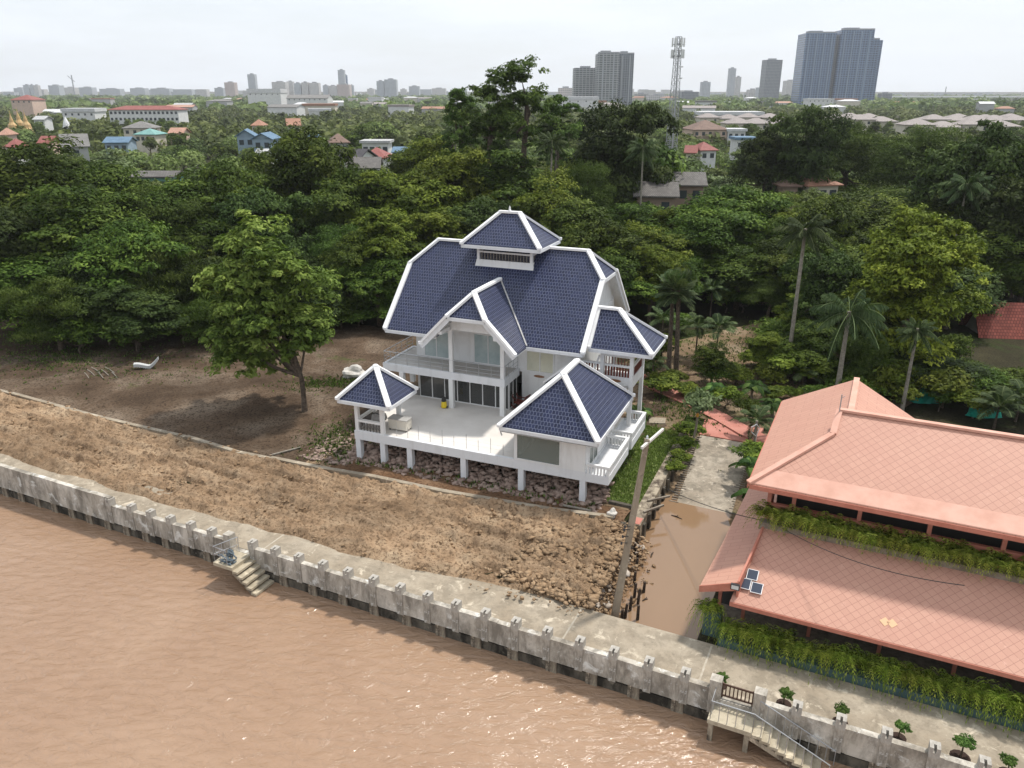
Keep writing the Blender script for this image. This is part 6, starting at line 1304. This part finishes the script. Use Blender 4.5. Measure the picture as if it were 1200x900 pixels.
# cables and meter box by the slipway head
p = onz(883, 528); e = empty('service_post', p, 0, 'short dark service post wrapped with grey cables at the slipway head', 'post')
b = MB(); b.tube([(0, 0, -.2), (0, 0, 2.3)], [.11, .09], 8); b.build('shaft', M['wood'], e)
b = MB(); b.tube([(.0, -.12, 1.2), (-.35, -.2, 1.5), (-.4, -.2, 1.9), (-.05, -.15, 2.1), (.2, -.1, 1.8), (.05, -.15, 1.3), (.0, -.15, .3)], .035, 6); b.build('cable_coil', M['alu'], e)
# garden rubbish net, turquoise, behind the salmon roof
for px, py, Y, lb in ((1085, 470, 60, 'crumpled turquoise netting behind the salmon roof'), (1153, 487, 58, 'turquoise tarpaulin heap between areca palms at right')):
    p = onz(px, py); bm = bmesh.new(); bmesh.ops.create_icosphere(bm, subdivisions=3, radius=1); r = np.random.default_rng(int(px))
    for v in bm.verts: v.co = Vector((v.co.x * 1.3, v.co.y * .6, max(0, v.co.z) * 1.2)) * (1 + .35 * (r.random() - .5))
    me = bpy.data.meshes.new('tarpaulin'); bm.to_mesh(me); bm.free(); me.materials.append(M['bluetarp']); o = link('tarpaulin', me); o.location = p; tag(o, lb, 'tarpaulin')

# ================================================================== GREEN BELT: individual trees, then the far wood
gt = random.Random(21)
scr_n = 0
for x0, x1, yb, hy in list(BLOCK):                              # trees standing close in front of the visible houses
    if not 115 < hy < 520: continue
    wm = (x1 - x0) * hy / F_PX; n = max(1, round(wm / 6.5))
    for k in range(n):
        Y = hy - gt.uniform(6, 14); px = x0 + (x1 - x0) * (k + .5 + gt.uniform(-.25, .25)) / n; p = at(px, yb - 2.2 + gt.uniform(-1.0, 2.0), Y)
        if p.z < 2 or blocked(px, yb - .5, 5.5 * F_PX / Y, Y): continue
        tree(gt.choice(['far', 'far', 'fardeep', 'farpale' if gt.random() < .3 else 'far']), (p.x, Y, 0), min(p.z, 11), gt.uniform(6, 8.5), 'tree standing close in front of a house in the green belt', 'tree', 'trees close in front of the far houses'); scr_n += 1
print('screen trees', scr_n)
placed = 0; tries = 0; spots = []
zone = ['leafy tree in the near green belt, up to the height of the blue Thai houses', 'tree in the middle green belt between the grove and the skyline', 'small looking tree in the far green belt close under the skyline']
while placed < 84 and tries < 9000:
    tries += 1
    Y = 122 * (330 / 122) ** gt.random(); px = gt.uniform(-30, 1230); h = gt.uniform(7.5, 14); w = gt.uniform(8, 14)
    if Y < 150: h = gt.uniform(8, 15)
    x = at(px, 150, Y).x
    py = screen((x, Y, h))[1]; wp = w * F_PX / Y
    if any((x - a) ** 2 + (Y - b_) ** 2 < (.30 * (w + c_)) ** 2 for a, b_, c_ in spots): continue
    if blocked(px, py, wp, Y):
        h *= .55; w *= .7; wp *= .7; py = screen((x, Y, h))[1]
        if blocked(px, py, wp, Y): continue
    k = gt.choice(['far', 'far', 'far', 'fardeep', 'far', 'farpale' if gt.random() < .35 else 'far']) if Y > 170 else gt.choice(['broad', 'olive', 'feather', 'broad', 'flat'])
    zi = 0 if Y < 230 else 1 if Y < 450 else 2
    tree(k, (x, Y, 0), h, w, zone[zi], 'tree', ['trees of the near green belt', 'trees of the middle green belt', 'trees of the far green belt'][zi]); spots.append((x, Y, w)); placed += 1
print('belt trees', placed, tries)
def far_wood(name, n, ya, yb, seed, hmin, hmax, wmul, mat, label, quads=26, leaf=1.5):
    r = np.random.default_rng(seed); Y = ya + (yb - ya) * r.random(n) ** 1.25; X = (r.random(n) * 2 - 1) * Y * .95; h = hmin + (hmax - hmin) * r.random(n); w = h * wmul * (.7 + .6 * r.random(n))
    keep = np.ones(n, bool)
    for x0, x1, yb_, hy in BLOCK:
        ang0, ang1 = (x0 - 600) / F_PX / cp, (x1 - 600) / F_PX / cp; a = X / Y; wa = w / Y * .5
        py = 450 - F_PX * ((Y * sp + (h - CAM_H) * cp) / (Y * cp - (h - CAM_H) * sp)); keep &= ~((Y < hy + 2) & (a + wa > ang0) & (a - wa < ang1) & (py < yb_ - 1))
    X, Y, h, w = X[keep], Y[keep], h[keep], w[keep]; n = len(X)
    E = sph(r, n * quads); E[:, 2] = np.abs(E[:, 2]) * 1.0 - .15; rad = .7 + .35 * r.random((n * quads, 1))
    S = np.stack([w * .5, w * .5, h * .55], 1); P = np.repeat(np.stack([X, Y, h * .45], 1), quads, 0) + E * rad * np.repeat(S, quads, 0)
    Nn = E + r.normal(size=E.shape) * .35 + np.array([0, 0, .3]); Nn /= np.linalg.norm(Nn, axis=1, keepdims=True); A = np.cross(Nn, r.normal(size=E.shape)); A /= np.linalg.norm(A, axis=1, keepdims=True); Bv = np.cross(Nn, A)
    lf = np.repeat(leaf * w / 9, quads)[:, None] * (.6 + .8 * r.random((n * quads, 1)))
    V = np.stack([P - A * lf, P + Bv * lf * .7, P + A * lf, P - Bv * lf * .7], 1).reshape(-1, 3); T = np.clip(np.repeat(r.random(n), quads) * .6 + .4 * r.random(n * quads), 0, 1)
    tag(link(name, np_mesh(name, V, np.arange(len(V)).reshape(-1, 4), mat, T)), label, 'wood', kind='stuff')
far_wood('belt_undergrowth', 3900, 112, 620, 6, 2.0, 5.0, 1.7, L['far'], 'continuous undergrowth between the green belt trees and roofs', 34, .8)
far_wood('far_wood', 3900, 300, 1000, 3, 5, 11, 1.2, L['far'], 'continuous far wood below the skyline', 60, .95)
far_wood('middle_wood', 540, 150, 330, 13, 4.5, 9.5, 1.15, L['far'], 'middle wood merging behind the single green belt trees', 420, .42)
far_wood('horizon_wood', 5400, 900, 5000, 4, 7, 13, 1.9, L['far'], 'hazy line of far woods at the horizon', 20, 2.0)

# ================================================================== HAZE
hz = MB(); hz.box(-6000, 6000, -2500, 5600, -4, 240); o = hz.build('haze', plain('x', (1, 1, 1)))
m = bpy.data.materials.new('haze_air'); m.use_nodes = True; t = m.node_tree; t.nodes.remove(t.nodes['Principled BSDF'])
v = t.nodes.new('ShaderNodeVolumePrincipled'); v.inputs['Color'].default_value = (.97, .985, 1, 1); v.inputs['Density'].default_value = .00011; v.inputs['Anisotropy'].default_value = .2
t.links.new(v.outputs[0], t.nodes['Material Output'].inputs['Volume']); o.data.materials.clear(); o.data.materials.append(m); tag(o, kind='stuff'); o['label'] = 'pale haze in the air over the far town'; o['category'] = 'haze'
